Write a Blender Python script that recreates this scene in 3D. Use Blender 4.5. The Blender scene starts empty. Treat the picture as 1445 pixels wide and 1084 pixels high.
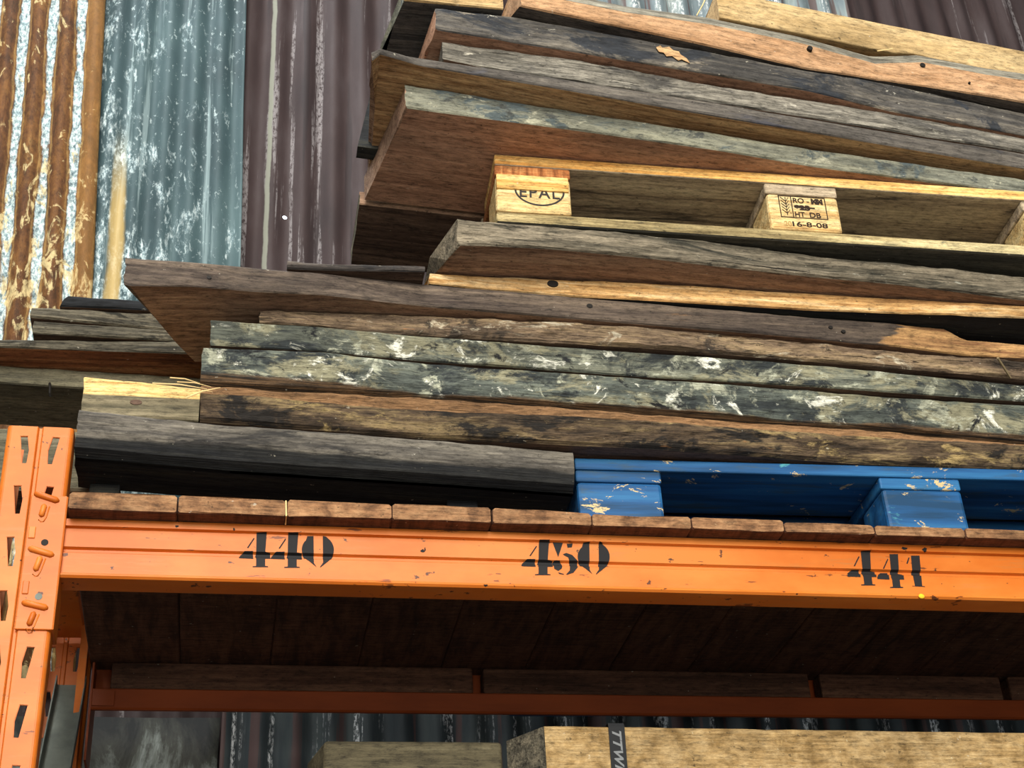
import bpy, bmesh, math, random
from mathutils import Vector, Matrix, noise

random.seed(7)
SC = bpy.context.scene
COL = SC.collection

# ------------------------------------------------------------------ camera
F = 2167.0
CAM = Vector((0.475, -2.011, -0.937))
_y, _p, _r = math.radians(11.75), math.radians(32.11), math.radians(-3.55)
_fw = Vector((math.sin(_y) * math.cos(_p), math.cos(_y) * math.cos(_p), math.sin(_p)))
_rt = Vector((math.cos(_y), -math.sin(_y), 0))
_up = _rt.cross(_fw)
RT = _rt * math.cos(_r) + _up * math.sin(_r)
UP = _up * math.cos(_r) - _rt * math.sin(_r)
FW = _fw
cd = bpy.data.cameras.new('camera')
cd.sensor_width = 36.0
cd.lens = F / 1445 * 36.0
cd.clip_start = 0.05
cam = bpy.data.objects.new('camera', cd)
COL.objects.link(cam)
cam.matrix_world = Matrix(((RT.x, UP.x, -FW.x, CAM.x), (RT.y, UP.y, -FW.y, CAM.y), (RT.z, UP.z, -FW.z, CAM.z), (0, 0, 0, 1)))
SC.camera = cam


# measured sight lines of the photograph -> points on real planes of the place
def ray(x, y):
    return FW + RT * ((x - 722.5) / F) - UP * ((y - 542) / F)


def at_y(x, y, Y):
    d = ray(x, y)
    return CAM + d * ((Y - CAM.y) / d.y)


def at_z(x, y, Z):
    d = ray(x, y)
    return CAM + d * ((Z - CAM.z) / d.z)


def z_down(T, row):
    k = (542 - row) / F
    d = T - CAM
    return T.z + (k * d.dot(FW) - d.dot(UP)) / (UP.z - k * FW.z)


# ------------------------------------------------------------------ materials
def lin(h):
    h = h.lstrip('#')
    o = []
    for i in (0, 2, 4):
        c = int(h[i:i + 2], 16) / 255
        o.append(c / 12.92 if c <= 0.04045 else ((c + 0.055) / 1.055) ** 2.4)
    return (*o, 1)


class NT:
    def __init__(self, name):
        self.m = bpy.data.materials.new(name)
        self.m.use_nodes = True
        self.t = self.m.node_tree
        self.t.nodes.clear()
        self.out = self.n('ShaderNodeOutputMaterial')
        self.b = self.n('ShaderNodeBsdfPrincipled')
        self.l(self.b.outputs[0], self.out.inputs[0])

    def n(self, ty, **kw):
        nd = self.t.nodes.new(ty)
        for k, v in kw.items():
            setattr(nd, k, v)
        return nd

    def l(self, a, b):
        self.t.links.new(a, b)

    def coords(self, scale=(1, 1, 1), shift=True):
        tc = self.n('ShaderNodeTexCoord')
        src = tc.outputs['Object']
        if shift:
            oi = self.n('ShaderNodeObjectInfo')
            mu = self.n('ShaderNodeMath', operation='MULTIPLY')
            mu.inputs[1].default_value = 37.0
            self.l(oi.outputs['Random'], mu.inputs[0])
            ad = self.n('ShaderNodeVectorMath', operation='ADD')
            self.l(src, ad.inputs[0])
            self.l(mu.outputs[0], ad.inputs[1])
            src = ad.outputs[0]
        mp = self.n('ShaderNodeMapping')
        mp.inputs['Scale'].default_value = scale
        self.l(src, mp.inputs[0])
        return mp.outputs[0]

    def noise(self, vec, scale, detail=6, rough=0.6, dist=0.0):
        nd = self.n('ShaderNodeTexNoise')
        nd.inputs['Scale'].default_value = scale
        nd.inputs['Detail'].default_value = detail
        nd.inputs['Roughness'].default_value = rough
        nd.inputs['Distortion'].default_value = dist
        self.l(vec, nd.inputs['Vector'])
        return nd.outputs[0]

    def ramp(self, fac, stops):
        nd = self.n('ShaderNodeValToRGB')
        cr = nd.color_ramp
        while len(cr.elements) < len(stops):
            cr.elements.new(0.5)
        for e, (p, c) in zip(cr.elements, stops):
            e.position = p
            e.color = lin(c) if isinstance(c, str) else (c, c, c, 1)
        self.l(fac, nd.inputs[0])
        return nd.outputs[0]

    def mix(self, fac, a, b, mode='MIX'):
        nd = self.n('ShaderNodeMix', data_type='RGBA', blend_type=mode)
        for s, v in ((0, fac), (6, a), (7, b)):
            if isinstance(v, (int, float)):
                nd.inputs[s].default_value = v
            elif isinstance(v, str):
                nd.inputs[s].default_value = lin(v)
            else:
                self.l(v, nd.inputs[s])
        return nd.outputs[2]

    def math(self, op, a, b=None):
        nd = self.n('ShaderNodeMath', operation=op)
        for i, v in enumerate((a, b)):
            if v is None:
                continue
            if isinstance(v, (int, float)):
                nd.inputs[i].default_value = v
            else:
                self.l(v, nd.inputs[i])
        return nd.outputs[0]

    def step(self, val, lo, hi):
        nd = self.n('ShaderNodeMapRange', interpolation_type='SMOOTHSTEP')
        nd.inputs[1].default_value = lo
        nd.inputs[2].default_value = hi
        self.l(val, nd.inputs[0])
        return nd.outputs[0]

    def xyz(self):
        tc = self.n('ShaderNodeTexCoord')
        s = self.n('ShaderNodeSeparateXYZ')
        self.l(tc.outputs['Object'], s.inputs[0])
        return s.outputs

    def finish(self, col, height=None, bump=0.3, dist=0.004, rough=0.85, metal=0.0, spec=0.3):
        if isinstance(col, str):
            self.b.inputs['Base Color'].default_value = lin(col)
        else:
            self.l(col, self.b.inputs['Base Color'])
        if isinstance(rough, (int, float)):
            self.b.inputs['Roughness'].default_value = rough
        else:
            self.l(rough, self.b.inputs['Roughness'])
        self.b.inputs['Metallic'].default_value = metal
        self.b.inputs['Specular IOR Level'].default_value = spec
        if height is not None:
            bp = self.n('ShaderNodeBump')
            bp.inputs['Strength'].default_value = bump
            bp.inputs['Distance'].default_value = dist
            self.l(height, bp.inputs['Height'])
            self.l(bp.outputs[0], self.b.inputs['Normal'])
        return self.m


def wood(name, dark, mid, light, patches=(), gx=1.6, g=55, bump=0.5, dist=0.003, rough=0.85, strip=None, xmask=None, cracks=0.0, foot=None):
    """grain runs along the local X of each board; patches: (colour, scale, lo, hi, stretch)"""
    t = NT(name)
    v = t.coords((gx, g, g))
    n1 = t.noise(v, 1.0, 8, 0.65, 0.4)
    n2 = t.noise(t.coords((9, 330, 330)), 1.0, 4, 0.6)
    fac = t.math('ADD', t.math('MULTIPLY', n1, 0.7), t.math('MULTIPLY', n2, 0.3))
    col = t.ramp(fac, [(0.40, dark), (0.5, mid), (0.61, light)])
    for pc, sc, lo, hi, st in patches:
        pn = t.noise(t.coords((sc, sc * st, sc * st)), 1.0, 7, 0.72, 0.6)
        col = t.mix(t.step(pn, lo, hi), col, pc)
    if strip:
        # sawn upper arris: (z of the boundary, wobble, colours)
        zb, wob, sd, sl = strip
        s = t.xyz()
        wn = t.noise(t.coords((7, 0.0, 0.0)), 1.0, 4)
        zz = t.math('ADD', s['Z'], t.math('MULTIPLY', t.math('SUBTRACT', wn, 0.5), wob))
        m = t.step(zz, zb - 0.001, zb + 0.001)
        scol = t.ramp(t.noise(t.coords((2, 260, 260)), 1.0, 6, 0.7, 0.3), [(0.35, sd), (0.62, sl)])
        col = t.mix(m, col, scol)
    if foot:
        # band along the lower edge, for rot and painted shade: (z of the boundary, wobble, colours)
        zb, wob, fd, fl = foot
        s = t.xyz()
        wn = t.noise(t.coords((6, 30, 30)), 1.0, 6, 0.65)
        zz = t.math('ADD', s['Z'], t.math('MULTIPLY', t.math('SUBTRACT', wn, 0.5), wob))
        fcol = t.ramp(t.noise(t.coords((4, 140, 140)), 1.0, 7, 0.75, 0.5), [(0.40, fd), (0.60, fl)])
        col = t.mix(t.step(zz, zb + 0.003, zb - 0.003), col, fcol)
    if xmask:
        # broken open region: starts where x + k*z passes x0
        x0, k, wob, c1, c2 = xmask
        s = t.xyz()
        e = t.math('ADD', s['X'], t.math('MULTIPLY', s['Z'], k))
        e = t.math('ADD', e, t.math('MULTIPLY', t.math('SUBTRACT', t.noise(t.coords((4, 130, 130)), 1.0, 5), 0.5), wob))
        m = t.step(e, x0, x0 + 0.012)
        col = t.mix(m, col, t.ramp(t.noise(t.coords((3, 140, 140)), 1.0, 6, 0.7), [(0.36, c1), (0.6, c2)]))
    h = t.math('ADD', t.math('MULTIPLY', n1, 0.9), t.math('MULTIPLY', n2, 0.5))
    if cracks:
        cn = t.noise(t.coords((3.0, 120, 120)), 1.0, 6, 0.75, 1.4)
        cm = t.step(cn, 0.60, 0.66)
        col = t.mix(t.math('MULTIPLY', cm, cracks), col, '#15120f')
        h = t.math('SUBTRACT', h, t.math('MULTIPLY', cm, 0.6))
    gr = t.noise(t.coords((40, 150, 150)), 1.0, 8, 0.85)
    col = t.mix(1.0, col, t.ramp(gr, [(0.36, 0.30), (0.47, 0.85), (0.60, 1.25)]), 'MULTIPLY')
    big = t.noise(t.coords((3.2, 9, 9)), 1.0, 4, 0.6)
    col = t.mix(1.0, col, t.ramp(big, [(0.34, 0.75), (0.5, 1.0), (0.65, 1.1)]), 'MULTIPLY')
    # small light specks and dark nail-like dots
    sp = t.noise(t.coords((90, 130, 130)), 1.0, 2, 0.5)
    col = t.mix(t.math('MULTIPLY', t.step(sp, 0.73, 0.78), 0.45), col, '#c8c2af')
    col = t.mix(t.math('MULTIPLY', t.step(sp, 0.30, 0.25), 0.6), col, '#1b1712')
    return t.finish(col, h, min(1.0, bump * 1.3), dist * 1.2, rough)


WHITE_L = ('#c9c8b4', 16, 0.60, 0.72, 2.2)
M = {}
LP = [('#2b3031', 6, 0.48, 0.58, 1.8), ('#85826a', 8, 0.50, 0.60, 1.8), ('#a8aa95', 15, 0.54, 0.64, 1.4), ('#e0e0d0', 19, 0.57, 0.65, 1.3), ('#1c1e20', 16, 0.58, 0.65, 1.4)]
M['lichen'] = wood('lichen_wood', '#373b36', '#5c6056', '#7d7f6e', LP, g=30, bump=0.7, dist=0.005)
M['lichen_foot'] = wood('lichen_wood_with_rotten_edge', '#353a37', '#565c55', '#757a6c', LP, g=30, bump=0.7, dist=0.005, foot=(0.016, 0.024, '#1d1813', '#6b5238'))
M['lichen_pale'] = wood('pale_lichen_wood', '#5c5e54', '#7b7c6e', '#95947f', [('#515b5c', 6, 0.52, 0.60, 2.2), ('#484b48', 11, 0.57, 0.64, 2.4), ('#b9b79f', 14, 0.58, 0.66, 2)], g=30, bump=0.6, dist=0.003)
M['lichen_rot'] = wood('rotten_lichen_wood', '#3d3f38', '#62675c', '#84877a', [('#3a4142', 6, 0.52, 0.60, 2.5), ('#c4c6b4', 18, 0.63, 0.72, 1.8)], g=30, bump=0.8, dist=0.005,
                       strip=None)
M['charcoal'] = wood('charcoal_wood', '#332f2d', '#524b46', '#6d645b', [('#2a2a2d', 5, 0.55, 0.66, 3), ('#8d8473', 9, 0.66, 0.76, 6)], bump=0.5)
M['charcoal_brown'] = wood('charcoal_brown_wood', '#3a312c', '#564b42', '#6f6153', [('#2a2624', 5, 0.56, 0.66, 3), ('#8a6a4c', 6, 0.66, 0.72, 9)], bump=0.5,
                           xmask=(1.245, -0.9, 0.10, '#80583a', '#c69b66'))
M['slate'] = wood('slate_wood', '#353433', '#504d49', '#6e685e', [('#2e3136', 4.5, 0.52, 0.60, 2.6), ('#8d8474', 7, 0.58, 0.66, 4), ('#c3bfb0', 22, 0.63, 0.70, 2), ('#b07f56', 7, 0.70, 0.73, 4)], bump=0.5)
M['grey_rough'] = wood('grey_rough_wood', '#56534c', '#827d72', '#a8a294', [('#5d5a55', 6, 0.55, 0.66, 3), ('#cfc9b8', 16, 0.60, 0.72, 3)], bump=0.8, dist=0.005, cracks=0.5)
M['grey_face'] = wood('grey_face_wood', '#403c38', '#5a554f', '#746d63', [('#46454a', 5, 0.55, 0.66, 3)], bump=0.4)
M['under_brown'] = wood('sawn_brown_wood', '#946d57', '#b48a70', '#c69d82', [('#5d3e2c', 4, 0.60, 0.72, 3)], g=24, bump=0.25, dist=0.002)
M['under_grain'] = wood('grained_brown_wood', '#86623f', '#b48f66', '#c9a87a', [], gx=1.0, g=80, bump=0.35, dist=0.002)
M['under_dark'] = wood('dark_brown_wood', '#3e2f27', '#5f4a3d', '#766050', [('#2a221d', 4, 0.56, 0.68, 3)], bump=0.3)
M['under_mid'] = wood('mid_brown_wood', '#735745', '#947560', '#aa8c72', [('#54402f', 4, 0.58, 0.7, 4)], gx=1.1, g=48, bump=0.35)
M['black_wood'] = wood('blackened_wood', '#15171a', '#212427', '#35352f', [('#4a4334', 4, 0.62, 0.74, 5)], bump=0.3)
M['split'] = wood('split_grey_wood', '#4b463a', '#7a7160', '#9c907a', [('#3a382f', 5, 0.56, 0.66, 4), ('#b08a5a', 7, 0.66, 0.72, 9), ('#aaa899', 20, 0.62, 0.72, 2)], bump=1.0, dist=0.006, cracks=0.9)
M['yellow'] = wood('fresh_split_wood', '#966a3c', '#c69b62', '#e2c493', [('#6b4a2b', 4, 0.66, 0.74, 12)], gx=1.8, g=70, bump=0.5)
M['bark'] = wood('brown_bark_wood', '#33291f', '#5a4a38', '#8b7754', [('#211d19', 5, 0.51, 0.58, 2.2), ('#a08a5c', 7, 0.56, 0.64, 2.4), ('#8f6844', 9, 0.62, 0.68, 4)], gx=6, g=40, bump=1.0, dist=0.006,
                 strip=(0.044, 0.007, '#6e5034', '#9a7550'))
M['crumbly'] = wood('crumbly_brown_wood', '#4c3f32', '#776450', '#9c8666', [('#3f362d', 5, 0.53, 0.60, 2.4), ('#b9ae96', 12, 0.57, 0.65, 2.2), ('#a87448', 6, 0.66, 0.72, 5)], gx=4, g=40, bump=1.0, dist=0.006, cracks=0.7)
M['orange_wood'] = wood('orange_sawn_wood', '#8f6a48', '#b08a66', '#c09c78', [('#7c5636', 3, 0.62, 0.72, 6)], gx=1.0, g=22, bump=0.25)
M['wane'] = wood('grey_wane_wood', '#5a564c', '#7f7b6e', '#a09b8a', [], bump=0.5)
M['tan'] = wood('clean_tan_wood', '#9a8055', '#b2976a', '#c2a97c', [('#a88a5c', 5, 0.60, 0.72, 3)], gx=2.5, g=12, bump=0.15)
M['pallet'] = wood('pallet_yellow_wood', '#c08a45', '#e0b56c', '#f0d090', [('#8b6a3a', 5, 0.66, 0.76, 6)], gx=2, g=60, bump=0.3)
M['pallet_block'] = wood('pallet_block_wood', '#b9925a', '#dcbf85', '#ecd7a2', [('#8c8468', 7, 0.60, 0.74, 4)], gx=2, g=70, bump=0.35)
M['pallet_grey'] = wood('pallet_grey_wood', '#8a7b68', '#b9a78c', '#cdbd9f', [('#453f3a', 3, 0.55, 0.66, 5)], gx=2, g=55, bump=0.35)
M['pallet_end'] = wood('pallet_end_wood', '#7c4a26', '#a9693a', '#c89058', [], gx=90, g=8, bump=0.4)
M['pallet_bottom'] = wood('pallet_bottom_wood', '#80704c', '#b3a173', '#d0c091', [('#6c6a55', 8, 0.58, 0.70, 3)], gx=3, g=50, bump=0.6)
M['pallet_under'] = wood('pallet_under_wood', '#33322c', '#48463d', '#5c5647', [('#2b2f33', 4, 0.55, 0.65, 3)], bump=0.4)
M['greydark'] = wood('grey_dark_wood', '#37342c', '#5a5548', '#78705e', [('#26251f', 5, 0.55, 0.66, 3), ('#a48a60', 6, 0.66, 0.74, 6)], bump=0.7, dist=0.005, cracks=0.6)
M['olive'] = wood('olive_grey_wood', '#4d4a3d', '#68634f', '#7d7661', [('#3f3c33', 4, 0.58, 0.7, 3)], gx=1.3, g=40, bump=0.35)
M['redbrown'] = wood('red_brown_wood', '#6a3c24', '#935c3a', '#ac7850', [('#4a3020', 3, 0.6, 0.72, 5)], gx=1.6, g=55, bump=0.4)
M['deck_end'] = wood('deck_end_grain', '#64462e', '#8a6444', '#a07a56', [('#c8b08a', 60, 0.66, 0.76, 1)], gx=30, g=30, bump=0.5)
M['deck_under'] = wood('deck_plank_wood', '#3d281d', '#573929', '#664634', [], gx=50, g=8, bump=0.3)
M['board_wood'] = wood('shelf_board_wood', '#40291d', '#573b2b', '#6a4c39', [('#3d2a1f', 3, 0.6, 0.7, 4)], gx=1.3, g=45, bump=0.3)
M['chip'] = wood('rough_sawn_beam_wood', '#83683e', '#a3875a', '#bca173', [('#8d8f79', 2.2, 0.56, 0.64, 1.2), ('#a98c5c', 25, 0.58, 0.68, 1.0), ('#e8dcb6', 60, 0.64, 0.72, 0.8)], gx=28, g=28, bump=0.7, dist=0.003)
M['box_grey'] = wood('grey_beam_wood', '#3c3728', '#544d39', '#655e48', [], gx=2, g=30, bump=0.3)
M['tan_weathered'] = wood('pale_weathered_wood', '#6f5638', '#a08358', '#bca274', [('#4a3a2a', 5, 0.60, 0.68, 4)], bump=0.5)
M['grey_under'] = wood('dark_grey_underside', '#3b3a3a', '#55524f', '#6f6a63', [], gx=1.2, g=70, bump=0.6, cracks=0.6)
M['straw'] = NT('straw').finish('#e2c48a')
M['twine'] = NT('twine').finish('#8a7a5c')


def blue_paint():
    t = NT('chipped_blue_paint')
    n = t.noise(t.coords((2, 25, 25)), 1.0, 6)
    col = t.ramp(n, [(0.38, '#113c5e'), (0.5, '#195285'), (0.64, '#2d6e9e')])
    col = t.mix(t.step(t.noise(t.coords((13, 17, 26)), 1.0, 7, 0.75, 0.5), 0.605, 0.62), col, '#cbb483')
    col = t.mix(t.math('MULTIPLY', t.step(t.noise(t.coords((5, 9, 9)), 1.0, 6, 0.7, 0.5), 0.66, 0.70), 0.8), col, '#58a7ac')
    col = t.mix(t.math('MULTIPLY', t.step(t.noise(t.coords((6, 40, 40)), 1.0, 6, 0.7), 0.52, 0.66), 0.55), col, '#3f4d48')
    return t.finish(col, n, 0.3, 0.002, 0.6)


M['blue'] = blue_paint()


def orange_paint():
    t = NT('orange_rack_paint')
    n = t.noise(t.coords((2.5, 5, 5)), 1.0, 6, 0.6)
    col = t.ramp(n, [(0.36, '#b85c16'), (0.5, '#c96a1e'), (0.64, '#d67c30')])
    # rubbed, dusty and scratched places
    col = t.mix(t.math('MULTIPLY', t.step(t.noise(t.coords((5, 50, 50)), 1.0, 7, 0.75), 0.54, 0.68), 0.5), col, '#a8763f')
    col = t.mix(t.math('MULTIPLY', t.step(t.noise(t.coords((45, 55, 55)), 1.0, 4, 0.65), 0.655, 0.69), 0.9), col, '#3a2115')
    col = t.mix(t.math('MULTIPLY', t.step(t.noise(t.coords((16, 16, 80)), 1.0, 4, 0.65), 0.66, 0.69), 0.8), col, '#5a2c12')
    h = t.noise(t.coords((60, 60, 60)), 1.0, 3)
    return t.finish(col, h, 0.05, 0.001, 0.45, 0.0, 0.3)


M['orange'] = orange_paint()
_t = NT('shaded_orange_paint')
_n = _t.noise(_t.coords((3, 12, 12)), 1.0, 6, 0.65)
M['orange_shaded'] = _t.finish(_t.ramp(_n, [(0.3, '#74310f'), (0.6, '#8f4218')]), None, rough=0.5)  # rack orange with the shade under the deck put into its colour
M['black_paint'] = NT('black_stencil_paint').finish('#1b1a1c', rough=0.7)
M['black_ink'] = NT('branded_ink').finish('#2a1c12', rough=0.8)
M['faint_ink'] = NT('worn_branded_ink').finish('#a5854f', rough=0.8)
M['ring_ink'] = NT('branded_ring_ink').finish('#33302e', rough=0.8)
M['galv'] = NT('galvanised_steel')
_t = M['galv']
_n = _t.noise(_t.coords((14, 14, 14)), 1.0, 5)
M['galv'] = _t.finish(_t.ramp(_n, [(0.35, '#5c625c'), (0.65, '#7d837a')]), None, rough=0.6, metal=0.3)
M['dark_steel'] = NT('dark_iron').finish('#17130f', rough=0.7)
M['chip_yellow'] = NT('yellow_chip').finish('#e9c22c')
M['strap'] = NT('black_webbing').finish('#16181b', rough=0.7)
M['strap_print'] = NT('grey_strap_print').finish('#75787a', rough=0.7)


# ------------------------------------------------------------------ object helpers
def tag(o, label=None, cat=None, group=None, kind=None):
    if label:
        o['label'] = label
    if cat:
        o['category'] = cat
    if group:
        o['group'] = group
    if kind:
        o['kind'] = kind
    return o


def link(name, me, mats, parent=None, mw=None):
    o = bpy.data.objects.new(name, me)
    COL.objects.link(o)
    for m in (mats if isinstance(mats, (list, tuple)) else [mats]):
        me.materials.append(m)
    if mw is not None:
        o.matrix_world = mw
    if parent is not None:
        o.parent = parent
    return o


def empty(name, loc, rz=0.0, ry=0.0):
    o = bpy.data.objects.new(name, None)
    o.empty_display_size = 0.05
    COL.objects.link(o)
    o.location = loc
    o.rotation_euler = (0, ry, rz)
    return o


def bm_to(name, bm, mats, parent=None, mw=None, smooth=False):
    me = bpy.data.meshes.new(name)
    bmesh.ops.recalc_face_normals(bm, faces=bm.faces[:])
    bm.to_mesh(me)
    bm.free()
    if smooth:
        for p in me.polygons:
            p.use_smooth = True
    return link(name, me, mats, parent, mw)


def bm_box(bm, lo, hi, bevel=0.0, seg=2, mat=0):
    vs = [bm.verts.new((x, y, z)) for x in (lo[0], hi[0]) for y in (lo[1], hi[1]) for z in (lo[2], hi[2])]
    fs = [(0, 1, 3, 2), (4, 6, 7, 5), (0, 4, 5, 1), (2, 3, 7, 6), (0, 2, 6, 4), (1, 5, 7, 3)]
    faces = [bm.faces.new([vs[i] for i in f]) for f in fs]
    for f in faces:
        f.material_index = mat
    if bevel:
        es = list({e for f in faces for e in f.edges})
        bmesh.ops.bevel(bm, geom=es, offset=bevel, segments=seg, affect='EDGES', profile=0.5)
    return faces


def bm_tube(bm, pts, r, n=6, mat=0):
    rings = []
    pts = [Vector(p) for p in pts]
    for i, p in enumerate(pts):
        t = (pts[min(i + 1, len(pts) - 1)] - pts[max(i - 1, 0)]).normalized()
        a = t.orthogonal().normalized()
        b = t.cross(a)
        rr = r if isinstance(r, (int, float)) else r[i]
        rings.append([bm.verts.new(p + (a * math.cos(2 * math.pi * k / n) + b * math.sin(2 * math.pi * k / n)) * rr) for k in range(n)])
    for A, B in zip(rings, rings[1:]):
        for k in range(n):
            bm.faces.new((A[k], A[(k + 1) % n], B[(k + 1) % n], B[k])).material_index = mat
    bm.faces.new(rings[0][::-1])
    bm.faces.new(rings[-1])


def fill_2d(polys, extrude=0.0, bevel=0.0):
    """mesh of filled 2D outlines (holes are outlines inside outlines)"""
    cu = bpy.data.curves.new('outline', 'CURVE')
    cu.dimensions = '2D'
    cu.fill_mode = 'BOTH'
    cu.extrude = extrude
    for pl in polys:
        s = cu.splines.new('POLY')
        s.points.add(len(pl) - 1)
        for q, (x, y) in zip(s.points, pl):
            q.co = (x, y, 0, 1)
        s.use_cyclic_u = True
    o = bpy.data.objects.new('outline', cu)
    COL.objects.link(o)
    dg = bpy.context.evaluated_depsgraph_get()
    me = bpy.data.meshes.new_from_object(o.evaluated_get(dg))
    bpy.data.objects.remove(o)
    bm = bmesh.new()
    bm.from_mesh(me)
    bpy.data.meshes.remove(me)
    return bm


def text_bm(body, size, shear=0.0, extrude=0.0002, spacing=1.0, offset=0.0):
    cu = bpy.data.curves.new('lettering', 'FONT')
    cu.body = body
    cu.size = size
    cu.shear = shear
    cu.extrude = extrude
    cu.space_character = spacing
    cu.offset = offset
    o = bpy.data.objects.new('lettering', cu)
    COL.objects.link(o)
    dg = bpy.context.evaluated_depsgraph_get()
    me = bpy.data.meshes.new_from_object(o.evaluated_get(dg))
    bpy.data.objects.remove(o)
    bm = bmesh.new()
    bm.from_mesh(me)
    bpy.data.meshes.remove(me)
    return bm


def nz(x, s, y=0.0):
    return noise.noise(Vector((x, s * 17.3, y)))


SEED = [0]
BOARD = {}


TOPS = {}
FRONT = {}


def top_of(label, x):
    T = TOPS[label]
    if x < T[0][0] - 0.06 or x > T[-1][0] + 0.06:
        return None
    x = min(max(x, T[0][0]), T[-1][0])
    for (xa, za), (xb, zb) in zip(T, T[1:]):
        if x <= xb + 1e-9:
            return za + (zb - za) * (x - xa) / (xb - xa)
    return T[-1][1]


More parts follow.
